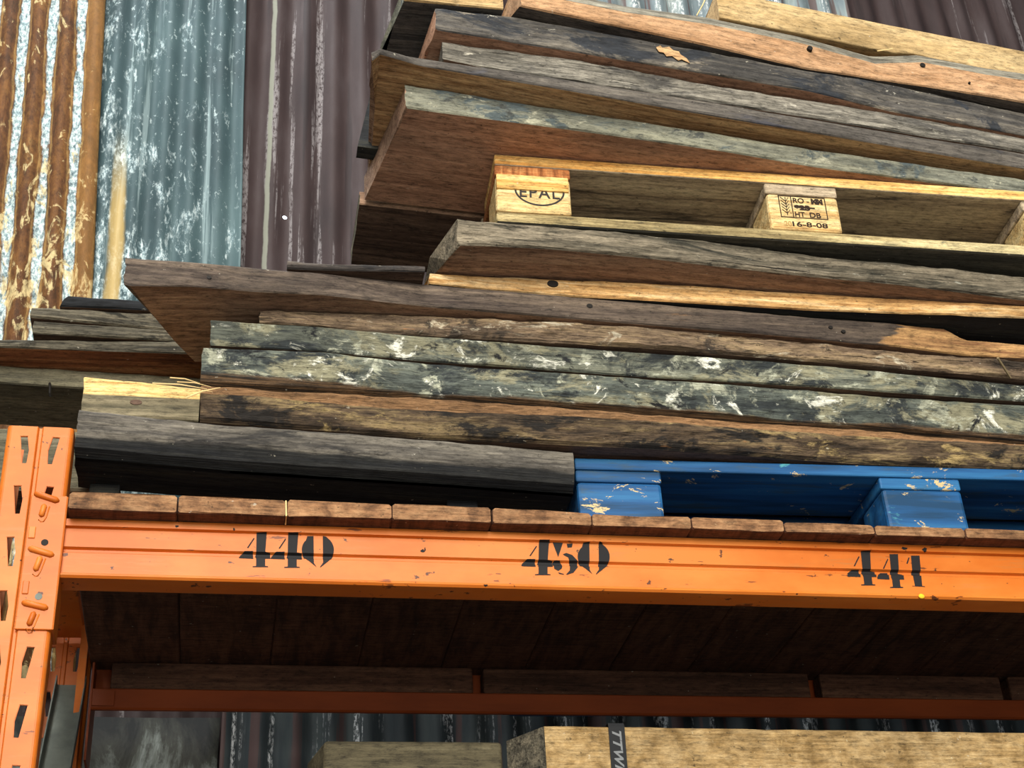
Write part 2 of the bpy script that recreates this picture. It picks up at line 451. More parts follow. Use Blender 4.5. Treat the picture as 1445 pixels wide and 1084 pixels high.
def board(name, label, cat, st, ya, yb, depth, mats, group=None, rough=0.0022, edge=0.003, bev=0.004,
          lend=None, lslant=0.0, P3=None, under=(), cap=None, xr=2.5, xl=None, wane=None, gap=0.0015, fb=(), botround=0.0, frough=5.0):
    """a plank. st: stations (px column, row of front top edge, row of front bottom edge); its front stands at
    y = ya[1] at column ya[0] running to yb[1] at column yb[0]; depth: its width to the back."""
    SEED[0] += 1
    sd = SEED[0]
    P = []
    for px, rt, rb in (st or ()):
        Y = ya[1] + (yb[1] - ya[1]) * (px - ya[0]) / (yb[0] - ya[0])
        T = at_y(px, rt, Y)
        zb = z_down(T, rb)
        for sup in under:
            # where it would sink into its support it lies that much further back
            for _ in range(4):
                zs_ = sup(T.x) if callable(sup) else top_of(sup, T.x)
                if zs_ is not None and zb < zs_:
                    Y = at_z(px, rb, zs_).y
                    T = at_y(px, rt, Y)
                    zb = z_down(T, rb)
        P.append([T.x, Y, T.z, zb + gap])
    if P3:
        P = [[p[0], p[1], p[2], p[3] + gap] for p in P3]
    a, b = P[0], P[-1]

    def ext(x):
        # overall direction past the last station
        k = (x - b[0]) / (b[0] - a[0])
        return [x] + [b[i] + (b[i] - a[i]) * k for i in (1, 2, 3)]
    if xr > b[0]:
        P.append(ext(xr))
    if xl is not None and xl < a[0]:
        k = (xl - a[0]) / (b[0] - a[0])
        P.insert(0, [xl] + [a[i] + (b[i] - a[i]) * k for i in (1, 2, 3)])
    # rest on what carries it, and stay under what it carries
    xs_ = sorted({p_[0] for p_ in P} | {P[0][0] + (P[-1][0] - P[0][0]) * i / 24 for i in range(25)} | {t_[0] for sup in under if isinstance(sup, str) for t_ in TOPS[sup] if P[0][0] < t_[0] < P[-1][0]})
    Q = []
    for x in xs_:
        for A, B in zip(P, P[1:]):
            if x <= B[0] + 1e-9:
                break
        k = (x - A[0]) / (B[0] - A[0])
        q = [x] + [A[j] + (B[j] - A[j]) * k for j in (1, 2, 3)]
        for sup in under:
            zz = sup(x) if callable(sup) else top_of(sup, x)
            if zz is not None:
                q[3] = max(q[3], zz + 0.002)
        if cap:
            q[2] = min(q[2], cap(x) - 0.0008)
        q[2] = max(q[2], q[3] + 0.012)
        Q.append(q)
    P = Q
    TOPS[label] = [(q[0], q[2] + (wane[0] if wane else 0)) for q in P]
    O = Vector((P[0][0], P[0][1], P[0][3]))
    dx = Vector((P[-1][0] - P[0][0], P[-1][1] - P[0][1], P[-1][3] - P[0][3])).normalized()
    dy = Vector((-dx.y, dx.x, 0)).normalized()
    dz = dx.cross(dy)
    mw = Matrix(((dx.x, dy.x, dz.x, O.x), (dx.y, dy.y, dz.y, O.y), (dx.z, dy.z, dz.z, O.z), (0, 0, 0, 1)))
    mi = mw.inverted()
    le = None
    if lend:
        zb0 = P[0][3]
        le = []
        for (px, py) in lend:
            q = at_z(px, py, zb0)
            le.append((q.y - P[0][1], q.x - P[0][0]))
        le.sort()

    def endx(d):
        if not le:
            return 0.0
        if d <= le[0][0]:
            return 0.0
        for (d0, x0), (d1, x1) in zip(le, le[1:]):
            if d <= d1:
                return x0 + (x1 - x0) * (d - d0) / max(1e-6, d1 - d0)
        return le[-1][1]
    def prof_at(x):
        for A, B in zip(P, P[1:]):
            if x <= B[0] + 1e-9:
                break
        k = (x - A[0]) / (B[0] - A[0])
        return [A[j] + (B[j] - A[j]) * k for j in (1, 2, 3)]
    FRONT[label] = prof_at
    L = P[-1][0] - P[0][0]
    N = max(12, int(L / 0.014))
    bm = bmesh.new()
    rings = []
    for i in range(N + 1):
        x = P[0][0] + L * i / N
        y, zt, zb = prof_at(x)
        h = zt - zb
        et = -abs(nz(x * 9, sd)) * edge - abs(nz(x * 31, sd, 4)) * edge * 0.5
        eb = abs(nz(x * 8, sd, 9)) * edge + abs(nz(x * 29, sd, 7)) * edge * 0.5
        bb = bev + botround
        pr = [(depth, zb)]                                   # (depth, z)
        for q in (0.72, 0.42, 0.2):
            pr.append((depth * q, zb))
        pr += [(bb, zb), (bb * 0.3, zb + bb * 0.3 + eb * 0.5), (0, zb + bb + eb)]
        for q in (0.16, 0.3, 0.43, 0.57, 0.7, 0.84):
            pr.append((0, zb + bb + (h - bev - bb) * q))
        if wane:
            pr += [(0, zt + et - 0.001), (wane[1] * 0.45, zt + wane[0] * 0.55 + et), (wane[1], zt + wane[0])]
            ztop = zt + wane[0]
        else:
            pr += [(0, zt - bev + et), (bev * 0.3, zt - bev * 0.3 + et), (bev, zt + min(0, et))]
            ztop = zt
        pr += [(depth * 0.5, ztop), (depth, ztop)]
        ring = []
        for j, (d, z) in enumerate(pr):
            dd = d
            if 5 <= j <= 14:
                dd += rough * (nz(x * frough, sd, z * 30 + 3) + 0.6 * nz(x * frough * 4.5, sd, z * 60 + 11) + 0.45 * nz(x * frough * 9, sd, z * 170 + 31))
            sx = 0.0
            if le or lslant:
                w = max(0.0, 1 - (x - P[0][0]) / max(0.25, 0.7 * L)) if le else max(0, 1 - (x - P[0][0]) / 0.2)
                sx = (endx(d) if le else 0.0) * w + lslant * (z - zb) / max(h, 1e-4) * max(0, 1 - (x - P[0][0]) / 0.2)
            if i == 0:
                sx += 0.003 * nz(z * 120, sd, d * 60)
            y2, zt2, zb2 = prof_at(x + sx)
            z2 = zb2 + (z - zb) / max(h, 1e-5) * (zt2 - zb2) if zt2 - zb2 > 0 else z
            ring.append(bm.verts.new(mi @ Vector((x + sx, y + dd, z2 if abs(sx) > 1e-6 else z))))
        rings.append(ring)
    n = len(rings[0])
    for A, B in zip(rings, rings[1:]):
        for j in range(n - 1):
            f = bm.faces.new((A[j], A[j + 1], B[j + 1], B[j]))
            f.material_index = 1 if j < 4 else (3 if (wane and 13 <= j <= 14) else 0)
        bm.faces.new((A[n - 1], A[0], B[0], B[n - 1])).material_index = 0
    for R in (rings[0], rings[-1]):
        f = bm.faces.new(R)
        f.material_index = 2
    o = bm_to(name, bm, [M[m] for m in mats], None, mw)
    tag(o, label, cat, group)
    BOARD[label] = o
    return o


def in_local(o, p):
    return o.matrix_world.inverted() @ Vector(p)


def knot(parent, px, row, Y, r=0.006, mat='dark_steel', name='nail_hole', rx=1.0):
    """dark plug let into the front of a board"""
    c = at_y(px, row, Y)
    bm = bmesh.new()
    ring = [(r * rx * math.cos(2 * math.pi * k / 14), 0, r * math.sin(2 * math.pi * k / 14)) for k in range(14)]
    A = [bm.verts.new(Vector(q) + Vector((0, -0.0012, 0))) for q in ring]
    B = [bm.verts.new(Vector(q) * 1.1 + Vector((0, 0.006, 0))) for q in ring]
    for k in range(14):
        bm.faces.new((A[k], A[(k + 1) % 14], B[(k + 1) % 14], B[k]))
    bm.faces.new(A)
    o = bm_to(name, bm, M[mat])
    o.parent = parent
    o.matrix_parent_inverse = parent.matrix_world.inverted()
    o.location = c
    return o



# ------------------------------------------------------------------ setting: corrugated wall and floor
YW = 0.97


def corr(name, origin, x0, x1, z0, z1, pitch, amp, ang, mat, phase=0.0, parent=None, nzs=10):
    bm = bmesh.new()
    n = int((x1 - x0) / pitch * 12)
    grid = []
    for j in range(nzs + 1):
        z = z0 + (z1 - z0) * j / nzs
        row = []
        for i in range(n + 1):
            x = x0 + (x1 - x0) * i / n
            y = -amp * math.cos(2 * math.pi * (x - phase) / pitch) + 0.002 * nz(x * 3, 5.1, z * 2)
            xx = x + (0.004 * nz(z * 6, 8.2, x) if i in (0, n) else 0)
            row.append(bm.verts.new((xx, y, z)))
        grid.append(row)
    for A, B in zip(grid, grid[1:]):
        for i in range(n):
            bm.faces.new((A[i], A[i + 1], B[i + 1], B[i]))
    o = bm_to(name, bm, mat, smooth=True)
    o.location = origin
    o.rotation_euler = (0, ang, 0)
    if parent:
        o.parent = parent
    md = o.modifiers.new('sheet thickness', 'SOLIDIFY')
    md.thickness = 0.0012
    return o


def mat_rust():
    t = NT('rusty_painted_sheet')
    s = t.xyz()
    v = t.coords((1, 1, 1), False)
    c = t.math('COSINE', t.math('MULTIPLY', t.math('ADD', s['X'], 0.021), 2 * math.pi / 0.070))
    n = t.noise(t.coords((30, 30, 9), False), 1.0, 8, 0.7, 0.8)
    wob = t.noise(t.coords((6, 6, 3.5), False), 1.0, 3)
    e = t.math('ADD', c, t.math('MULTIPLY', t.math('SUBTRACT', n, 0.5), 1.5))
    e = t.math('ADD', e, t.math('MULTIPLY', t.math('SUBTRACT', wob, 0.5), 1.6))
    m = t.step(e, -0.78, -0.50)
    fine = t.noise(t.coords((120, 120, 70), False), 1.0, 6, 0.75)
    white = t.ramp(fine, [(0.36, '#5b747c'), (0.48, '#93a9ae'), (0.6, '#d2dcda')])
    ru = t.noise(t.coords((22, 22, 7), False), 1.0, 8, 0.72, 0.5)
    rust = t.ramp(ru, [(0.3, '#35210f'), (0.48, '#5c3a1c'), (0.62, '#765026'), (0.75, '#9a7a44')])
    rim = t.math('MULTIPLY', t.step(e, -0.55, -0.3), t.math('SUBTRACT', 1.0, t.step(e, -0.3, 0.05)))
    col = t.mix(m, white, rust)
    col = t.mix(t.math('MULTIPLY', rim, 0.35), col, '#c9a566')
    # cream flaking crust, mostly on the lower half of the sheet
    cr = t.noise(t.coords((26, 26, 12), False), 1.0, 7, 0.7, 0.8)
    low = t.step(s['Z'], 0.7, -0.25)
    col = t.mix(t.math('MULTIPLY', t.step(t.math('ADD', cr, t.math('MULTIPLY', low, 0.10)), 0.60, 0.66), 0.8), col, '#d2bf8c')
    spk = t.noise(t.coords((60, 60, 35), False), 1.0, 8, 0.8)
    col = t.mix(1.0, col, t.ramp(spk, [(0.36, 0.45), (0.5, 0.95), (0.62, 1.2)]), 'MULTIPLY')
    last = t.step(s['X'], -0.05, -0.035)
    col = t.mix(t.math('MULTIPLY', t.math('MULTIPLY', last, m), 0.22), col, '#b98a48')
    return t.finish(col, t.math('ADD', fine, ru), 0.5, 0.003, 0.75)


def mat_teal():
    t = NT('weathered_galvanised_sheet')
    s = t.xyz()
    n = t.noise(t.coords((5, 5, 1.6), False), 1.0, 6, 0.6)
    col = t.ramp(n, [(0.3, '#2c3b3f'), (0.5, '#3b4f53'), (0.7, '#506669')])
    st = t.noise(t.coords((34, 34, 1.1), False), 1.0, 6, 0.65)
    col = t.mix(t.math('MULTIPLY', t.step(st, 0.55, 0.66), 0.6), col, '#93a7a9')
    fine = t.noise(t.coords((110, 110, 45), False), 1.0, 6, 0.75)
    # white oxide, heavier at the foot and at the rusty edge
    low = t.step(s['Z'], 0.55, -0.2)
    left = t.step(s['X'], 0.20, 0.0)
    k = t.math('ADD', t.math('MULTIPLY', low, 0.08), t.math('MULTIPLY', left, 0.09))
    pt = t.noise(t.coords((22, 22, 7), False), 1.0, 7, 0.7, 0.6)
    col = t.mix(t.math('MULTIPLY', t.step(t.math('ADD', pt, k), 0.57, 0.70), t.step(fine, 0.40, 0.56)), col, t.ramp(fine, [(0.45, '#7f9aa2'), (0.6, '#cfdcdc')]))
    sp = t.noise(t.coords((70, 70, 40), False), 1.0, 4, 0.7)
    col = t.mix(t.math('MULTIPLY', t.step(sp, 0.60, 0.68), 0.55), col, '#b5c5c6')
    # dents and dark fixings
    dk = t.noise(t.coords((16, 16, 9), False), 1.0, 3, 0.5)
    col = t.mix(t.math('MULTIPLY', t.step(dk, 0.36, 0.28), 0.5), col, '#3a4c50')
    # one tan rust run down the left edge
    ru = t.math('ADD', s['X'], t.math('MULTIPLY', t.math('SUBTRACT', n, 0.5), 0.06))
    m = t.math('MULTIPLY', t.math('MULTIPLY', t.step(ru, 0.020, 0.030), t.step(ru, 0.062, 0.052)), t.step(s['Z'], 0.50, 0.20))
    col = t.mix(t.math('MULTIPLY', m, 0.85), col, '#b59c62')
    return t.finish(col, fine, 0.2, 0.002, 0.6, 0.15)


def mat_maroon(hole=None):
    t = NT('maroon_weathered_sheet')
    s = t.xyz()
    n = t.noise(t.coords((7, 7, 2), False), 1.0, 6, 0.6)
    col = t.ramp(n, [(0.3, '#2a2122'), (0.5, '#3a2e2e'), (0.7, '#494041')])
    st = t.noise(t.coords((26, 26, 0.9), False), 1.0, 6, 0.65)
    fine = t.noise(t.coords((140, 140, 60), False), 1.0, 5, 0.75)
    g = t.math('MULTIPLY', t.step(st, 0.57, 0.63), t.step(fine, 0.38, 0.55))
    col = t.mix(t.math('MULTIPLY', g, 0.75), col, '#8a8586')
    col = t.mix(t.math('MULTIPLY', t.step(st, 0.42, 0.34), 0.6), col, '#221b1d')
    # pale drip line
    e = t.math('ADD', s['X'], t.math('MULTIPLY', t.math('SUBTRACT', t.noise(t.coords((0, 0, 9), False), 1.0, 5), 0.5), 0.010))
    m = t.math('MULTIPLY', t.step(e, 0.505, 0.509), t.step(e, 0.520, 0.516))
    col = t.mix(t.math('MULTIPLY', m, t.step(s['Z'], 3.55, 3.60)), col, '#7f8175')
    t.finish(col, fine, 0.2, 0.002, 0.7)
    if hole:
        # a pinhole rusted through the sheet
        dx = t.math('SUBTRACT', s['X'], hole[0])
        dz = t.math('SUBTRACT', s['Z'], hole[1])
        d = t.math('SQRT', t.math('ADD', t.math('MULTIPLY', dx, dx), t.math('MULTIPLY', dz, dz)))
        t.l(t.step(d, 0.0050, 0.0060), t.b.inputs['Alpha'])
    return t.m


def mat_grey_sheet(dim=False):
    t = NT('shaded_grey_sheet' if dim else 'grey_streaked_sheet')
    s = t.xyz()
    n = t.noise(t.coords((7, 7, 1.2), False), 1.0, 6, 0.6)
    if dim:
        col = t.ramp(n, [(0.3, '#1d2022'), (0.48, '#353d40'), (0.56, '#454d4d'), (0.7, '#2b3337')])  # grey sheet colours darkened to paint in the shade below the beam
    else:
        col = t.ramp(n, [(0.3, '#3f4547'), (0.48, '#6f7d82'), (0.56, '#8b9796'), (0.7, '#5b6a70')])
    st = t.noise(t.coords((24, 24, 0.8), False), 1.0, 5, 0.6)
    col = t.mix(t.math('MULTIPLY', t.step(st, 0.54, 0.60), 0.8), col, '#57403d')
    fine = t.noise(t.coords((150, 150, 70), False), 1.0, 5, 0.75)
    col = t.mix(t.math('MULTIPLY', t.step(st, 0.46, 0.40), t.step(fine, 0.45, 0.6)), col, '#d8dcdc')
    return t.finish(col, fine, 0.2, 0.002, 0.65)


def mat_grime():
    t = NT('sooty_sheet')
    s = t.xyz()
    n = t.noise(t.coords((7, 7, 4), False), 1.0, 7, 0.7, 0.6)
    fine = t.noise(t.coords((70, 70, 50), False), 1.0, 6, 0.7)
    k = t.math('ADD', n, t.math('MULTIPLY', t.step(s['Z'], 0.10, -0.10), 0.14))
    col = t.ramp(k, [(0.48, '#131412'), (0.60, '#383932'), (0.68, '#6f756f'), (0.80, '#a9b3b3')])
    col = t.mix(t.math('MULTIPLY', t.step(fine, 0.5, 0.62), 0.4), col, '#25221c')
    return t.finish(col, fine, 0.2, 0.002, 0.7)


hp = at_y(403, 292, YW)
wall = corr('wall_back', (0, YW + 0.034, -2.5), -1.6, 3.4, 0.0, 5.4, 0.075, 0.009, 0.0, mat_maroon((hp.x, hp.z + 2.5)))
tag(wall, 'maroon corrugated metal wall with pale vertical streaks behind the stack', kind='structure')
p = at_y(132, 400, YW)
sh = corr('corrugated_sheet', (p.x, YW - 0.027, p.z), -1.5, 0.0, -0.98, 1.7, 0.070, 0.010, math.radians(-3.1), mat_rust(), -0.021)
tag(sh, 'corrugated wall sheet with broad brown rust and white stripes at far left', 'metal sheet')
p2 = at_y(341, 370, YW)
sh = corr('corrugated_sheet', (p.x, YW - 0.002, p.z), -0.06, p2.x - p.x, -0.58, 1.7, 0.066, 0.0065, math.radians(-1.4), mat_teal(), 0.01)
tag(sh, 'blue-grey galvanised corrugated wall sheet with white oxide streaks, right of the rusty sheet', 'metal sheet')
p = at_y(1195, 12, YW)
sh = corr('corrugated_sheet', (p.x, YW - 0.002, p.z), -0.95, 0.0, -1.2, 1.2, 0.072, 0.009, 0.0, mat_grey_sheet(), 0.0)
tag(sh, 'grey corrugated wall sheet seen at the top right above the stack', 'metal sheet')
p = at_y(311, 1060, YW)
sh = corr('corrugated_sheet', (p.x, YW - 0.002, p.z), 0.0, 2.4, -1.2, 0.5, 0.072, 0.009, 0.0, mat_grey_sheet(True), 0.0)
tag(sh, 'grey corrugated wall sheet below the rear beam, coloured darker for shade', 'metal sheet')
sh = corr('corrugated_sheet', (p.x - 0.004, YW - 0.002, p.z), -0.55, 0.0, -0.8, 0.066, 0.30, 0.002, 0.0, mat_grime(), 0.0)
tag(sh, 'sooty pale metal sheet low on the wall beside the rear post', 'metal sheet')

t = NT('concrete_floor')
n_ = t.noise(t.coords((2, 2, 2), False), 1.0, 8, 0.6)
FLOORM = t.finish(t.ramp(n_, [(0.35, '#5f5a52'), (0.65, '#777167')]), n_, 0.2, 0.003, 0.8)
bm = bmesh.new()
bm_box(bm, (-6, -9, -2.6), (8, YW + 0.05, -2.5))
tag(bm_to('floor', bm, FLOORM), kind='structure')

# ------------------------------------------------------------------ the rack
HB = 0.0902
HOLE_Z = [0.1988 - 0.0815 * k for k in range(12)]


def slot(cx, cz, mirror):
    s = 1.1 / 7.228 / 1000
    pts = [(-50, 148), (22, 152), (52, 0), (42, -148), (-6, -150)]
    pts = [(x * s, z * s) for x, z in pts]
    if mirror:
        pts = [(-x, z) for x, z in pts]
    return [(cx + x, cz + z) for x, z in pts]


def make_post(name, x0, x1, yf, ztop, zbot, front, parent):
    """slotted C upright; front=+1: slotted face towards the aisle, -1: slotted face towards the wall"""
    w = x1 - x0
    xc = x0 + w * 0.5
    r = 0.006
    bm = bmesh.new()

    def P(x, d, z):
        return (x, yf + d * front, z)
    for a, b, hx, mir in ((x0 + r, xc - 0.0045, x0 + 0.0265, False), (xc + 0.0045, x1 - r, x1 - 0.0245, True)):
        polys = [[(a, zbot), (b, zbot), (b, ztop), (a, ztop)]]
        for hz in HOLE_Z:
            polys.append(slot(hx, hz, mir))
        fb = fill_2d(polys, extrude=0.0012)
        vm = {}
        for v in fb.verts:
            vm[v] = bm.verts.new(P(v.co.x, 0.0012 + v.co.z, v.co.y))
        for f in fb.faces:
            try:
                bm.faces.new([vm[v] for v in f.verts])
            except ValueError:
                pass
        fb.free()

    def sheet(prof):
        for (xa, da), (xb, db) in zip(prof, prof[1:]):
            bm.faces.new([bm.verts.new(P(*q)) for q in ((xa, da, zbot), (xb, db, zbot), (xb, db, ztop), (xa, da, ztop))])
    sheet([(xc - 0.0045, 0), (xc - 0.0025, 0.005), (xc + 0.0025, 0.005), (xc + 0.0045, 0)])
    for sx, xe in ((1, x0), (-1, x1)):
        arc = [(xe + sx * r * (1 - math.sin(k * math.pi / 10)), r * (1 - math.cos(k * math.pi / 10))) for k in range(6)]
        arc += [(xe, 0.030), (xe + sx * 0.004, 0.036), (xe + sx * 0.004, 0.068), (xe + sx * 0.016, 0.070)]
        sheet(arc)
    o = bm_to(name, bm, M['orange'], parent)
    md = o.modifiers.new('steel thickness', 'SOLIDIFY')
    md.thickness = 0.0018
    md.offset = 0
    return o


frame = empty('rack_upright_frame', (0.188, 0.0, -2.5))
tag(frame, 'orange slotted steel upright frame at the left end of the rack', 'rack frame')


def kid(o, parent):
    o.parent = parent
    o.matrix_parent_inverse = Matrix.Translation(parent.location).inverted()
    return o


kid(make_post('post', 0.142, 0.234, 0.0, 0.238, -2.5, 1, None), frame)
kid(make_post('post', 0.146, 0.2395, 0.592, 0.238, -2.5, -1, None), frame)


def channel(name, a, b, w, h, mat):
    """U shaped brace from a to b, width w in X, open upwards"""
    a, b = Vector(a), Vector(b)
    d = (b - a).normalized()
    sx = Vector((1, 0, 0))
    up = sx.cross(d).normalized()
    if up.z < 0:
        up = -up
    bm = bmesh.new()
    prof = [(-w / 2, h), (-w / 2, 0.003), (-w / 2 + 0.003, 0), (w / 2 - 0.003, 0), (w / 2, 0.003), (w / 2, h)]
    A = [bm.verts.new(a + sx * x + up * z) for x, z in prof]
    B = [bm.verts.new(b + sx * x + up * z) for x, z in prof]
    for i in range(len(prof) - 1):
        bm.faces.new((A[i], A[i + 1], B[i + 1], B[i]))
    o = bm_to(name, bm, mat)
    md = o.modifiers.new('steel thickness', 'SOLIDIFY')
    md.thickness = 0.002
    return o


kid(channel('horizontal_brace', (0.199, 0.02, 0.152), (0.199, 0.575, 0.152), 0.056, 0.03, M['orange']), frame)
o = kid(channel('diagonal_brace', (0.2125, 0.56, 0.058), (0.2125, 0.05, -0.81), 0.050, 0.022, M['galv']), frame)
o['label'] = 'bare grey steel brace'

# stepped box beams
PROF = [(0.0, HB), (0.0, 0.0795), (0.0060, 0.0780), (0.0060, 0.0495), (0.0110, 0.0470), (0.0110, 0.0430), (0.0060, 0.0400),
        (0.0060, 0.0090), (0.0008, 0.0060), (0.0, 0.0032), (0.003, 0.0)]
BACK = [(0.045, 0.0), (0.048, 0.003), (0.048, HB - 0.002), (0.046, HB), (0.002, HB + 0.0003)]


def prof_y(z):
    for (y0, z0), (y1, z1) in zip(PROF, PROF[1:]):
        if z <= z0 and z >= z1:
            return y0 + (y1 - y0) * (z0 - z) / max(1e-9, z0 - z1)
    return 0.0


def extrude_x(name, prof, x0, x1, mat, parent=None, n=40):
    bm = bmesh.new()
    R = []
    for i in range(n + 1):
        x = x0 + (x1 - x0) * i / n
        R.append([bm.verts.new((x, y, z)) for y, z in prof])
    m = len(prof)
    for A, B in zip(R, R[1:]):
        for k in range(m):
            bm.faces.new((A[k], A[(k + 1) % m], B[(k + 1) % m], B[k]))
    bm.faces.new(R[0])
    bm.faces.new(R[-1])
    return bm_to(name, bm, mat, parent)


XB0, XB1 = 0.2365, 2.52
beam = extrude_x('shelf_beam', PROF + BACK, XB0, XB1, M['orange'])
tag(beam, 'bright orange front shelf beam stencilled 440, 450 and 441', 'rack beam')

# connector plate with pressed hooks
bm = bmesh.new()
bm_box(bm, (0.1875, -0.0045, -0.081), (0.2375, -0.0005, 0.1235), 0.0012)
bm_box(bm, (0.2335, -0.0035, -0.0805), (0.2385, 0.050, 0.1230), 0.0010)
plate = bm_to('connector_plate', bm, M['orange'], beam)


def z7(x, y):
    q = at_y(x / 7.228, 590 + y / 7.228, -0.0045)
    return (q.x, q.z)


def z8(x, y):
    q = at_y(x / 6.021, 720 + y / 6.021, -0.0045)
    return (q.x, q.z)


def pressed(a, b, r, parent, name='pressed_hook'):
    bm = bmesh.new()
    bm_tube(bm, [(a[0], -0.0040, a[1]), (a[0] * .9 + b[0] * .1, -0.0052, a[1] * .9 + b[1] * .1), (a[0] * .1 + b[0] * .9, -0.0052, a[1] * .1 + b[1] * .9), (b[0], -0.0040, b[1])],
            [r * 0.6, r, r, r * 0.5], 10)
    return bm_to(name, bm, M['orange'], parent, smooth=True)


for f, q in ((z7, ((355, 770), (600, 850))), (z8, ((245, 325), (455, 385))), (z8, ((190, 785), (405, 835)))):
    pressed(f(*q[0]), f(*q[1]), 0.0046, plate)
for f, q in ((z7, ((455, 890), (420, 1005))), (z8, ((345, 400), (300, 515))), (z8, ((290, 872), (245, 980)))):
    a, b = f(*q[0]), f(*q[1])
    pressed(a, b, 0.0042, plate)
    bm = bmesh.new()
    ex = 0.0068
    pts = [(a[0] + ex, -0.0046, a[1] - 0.002), (b[0] + ex, -0.0046, b[1] - 0.001), (b[0] + 0.004, -0.0046, b[1] - 0.0075), (b[0], -0.0046, b[1] - 0.0085), (b[0] - 0.003, -0.0046, b[1] - 0.005)]
    bm_tube(bm, pts, 0.0011, 6)
    bm_to('pressed_rim', bm, M['orange'], plate, smooth=True)
for q in (((255, 140), (308, 242)), ((203, 602), (252, 715))):
    a, b = z8(*q[0]), z8(*q[1])
    bm = bmesh.new()
    bm_box(bm, (a[0] - 0.001, -0.0062, b[1]), (b[0] - 0.002, -0.0035, a[1]), 0.0011)
    bm_to('locking_tab', bm, M['orange'], plate)
for q, m in (((380, 275), 'dark_steel'), ((328, 735), 'galv')):
    a = z8(*q)
    bm = bmesh.new()
    bmesh.ops.create_cone(bm, cap_ends=True, segments=20, radius1=0.0050, radius2=0.0050, depth=0.0006,
                          matrix=Matrix.Translation((a[0], -0.0046, a[1])) @ Matrix.Rotation(math.pi / 2, 4, 'X'))
    o = bm_to('pin_hole', bm, M[m], plate)


# stencilled numerals, following the pressed groove of the beam
def zoomer(ox, oy, k):
    def g(u, v):
        q = at_y(ox + u / k, oy + v / k, 0.003)
        return (q.x, q.z)
    return g


def arc_pts(cx, cy, rx, ry, a0, a1, n=18):
    return [(cx + rx * math.cos(math.radians(a0 + (a1 - a0) * i / n)), cy + ry * math.sin(math.radians(a0 + (a1 - a0) * i / n))) for i in range(n + 1)]


def four(x, y, k=1.0, lean=0.0):
    """stencil 4; x,y = top left of its stem"""
    S = [[(0, 0), (130, 0), (112, 235), (175, 245), (178, 325), (110, 325), (110, 415), (148, 420), (148, 432), (-50, 432), (-50, 420), (-5, 415), (-5, 325), (-18, 290), (-5, 235)],
         [(-37, 58), (-24, 66), (-105, 188), (-122, 184)],
         [(-225, 300), (-205, 262), (-150, 225), (-45, 225), (-42, 325), (-222, 318)]]
    return [[(x + a * k + lean * b, y + b) for a, b in pl] for pl in S]


def zero(x, y):
    L = [(x - 10, y)] + [(px, py) for px, py in arc_pts(x + 60, y + 190, 205, 190, 250, 110)]
    L = [(x, y + 2), (x - 80, y + 5)] + arc_pts(x + 35, y + 175, 185, 170, 225, 120, 14) + [(x + 40, y + 400), (x + 5, y + 345)]
    Rr = [(x + 118, y + 2), (x + 160, y + 10)] + arc_pts(x + 70, y + 180, 190, 185, -55, 50, 14) + [(x + 90, y + 402), (x + 82, y + 398), (x + 122, y + 340)]
    return [L, Rr]


def five(x, y):
    return [[(x, y), (x + 130, y + 5), (x + 70, y + 185)],
            [(x + 180, y + 15), (x + 255, y + 12), (x + 245, y + 60), (x + 190, y + 66)],
            [(x + 130, y + 148), (x + 175, y + 132), (x + 250, y + 158), (x + 322, y + 235), (x + 320, y + 315), (x + 265, y + 385), (x + 180, y + 412), (x + 172, y + 405), (x + 218, y + 355), (x + 222, y + 265), (x + 198, y + 190), (x + 150, y + 165)],
            [(x, y + 250), (x + 22, y + 225), (x + 90, y + 225), (x + 128, y + 270), (x + 118, y + 330), (x + 72, y + 362), (x + 22, y + 335)],
            [(x + 70, y + 378), (x + 140, y + 398), (x + 145, y + 410), (x + 82, y + 400)]]


def one(x, y):
    return [[(x, y), (x + 110, y - 2), (x + 130, y + 225), (x + 145, y + 385), (x + 180, y + 390), (x + 180, y + 398), (x + 18, y + 390), (x + 18, y + 384), (x + 52, y + 385), (x + 20, y + 225)],
            [(x - 32, y + 22), (x - 16, y + 26), (x - 42, y + 105), (x - 58, y + 100)]]


def stencil(name, polys, g, label):
    bm = bmesh.new()
    for pl in polys:
        fb = fill_2d([[g(u, v) for u, v in pl]])
        vm = {v: bm.verts.new((v.co.x, 0, v.co.y)) for v in fb.verts}
        for f in fb.faces:
            try:
                bm.faces.new([vm[v] for v in f.verts])
            except ValueError:
                pass
        fb.free()
    for _, zc in PROF:
        bmesh.ops.bisect_plane(bm, geom=bm.verts[:] + bm.edges[:] + bm.faces[:], plane_co=(0, 0, zc), plane_no=(0, 0, 1))
    for v in bm.verts:
        v.co.y = prof_y(v.co.z) - 0.0004
    o = bm_to(name, bm, M['black_paint'], beam)
    o['label'] = label
    return o


g4, g5, g1 = zoomer(325, 735, 9.031), zoomer(725, 745, 9.031), zoomer(1185, 760, 9.031)
stencil('stencilled_number', four(335, 150) + four(738, 158) + zero(1062, 182), g4, 'black stencilled 440')
stencil('stencilled_number', four(325, 162) + five(500, 178) + zero(968, 182), g5, 'black stencilled 450')
stencil('stencilled_number', four(275, 158, 0.92, 0.12) + four(640, 190, 0.85, 0.12) + one(915, 210), g1, 'black stencilled 441')
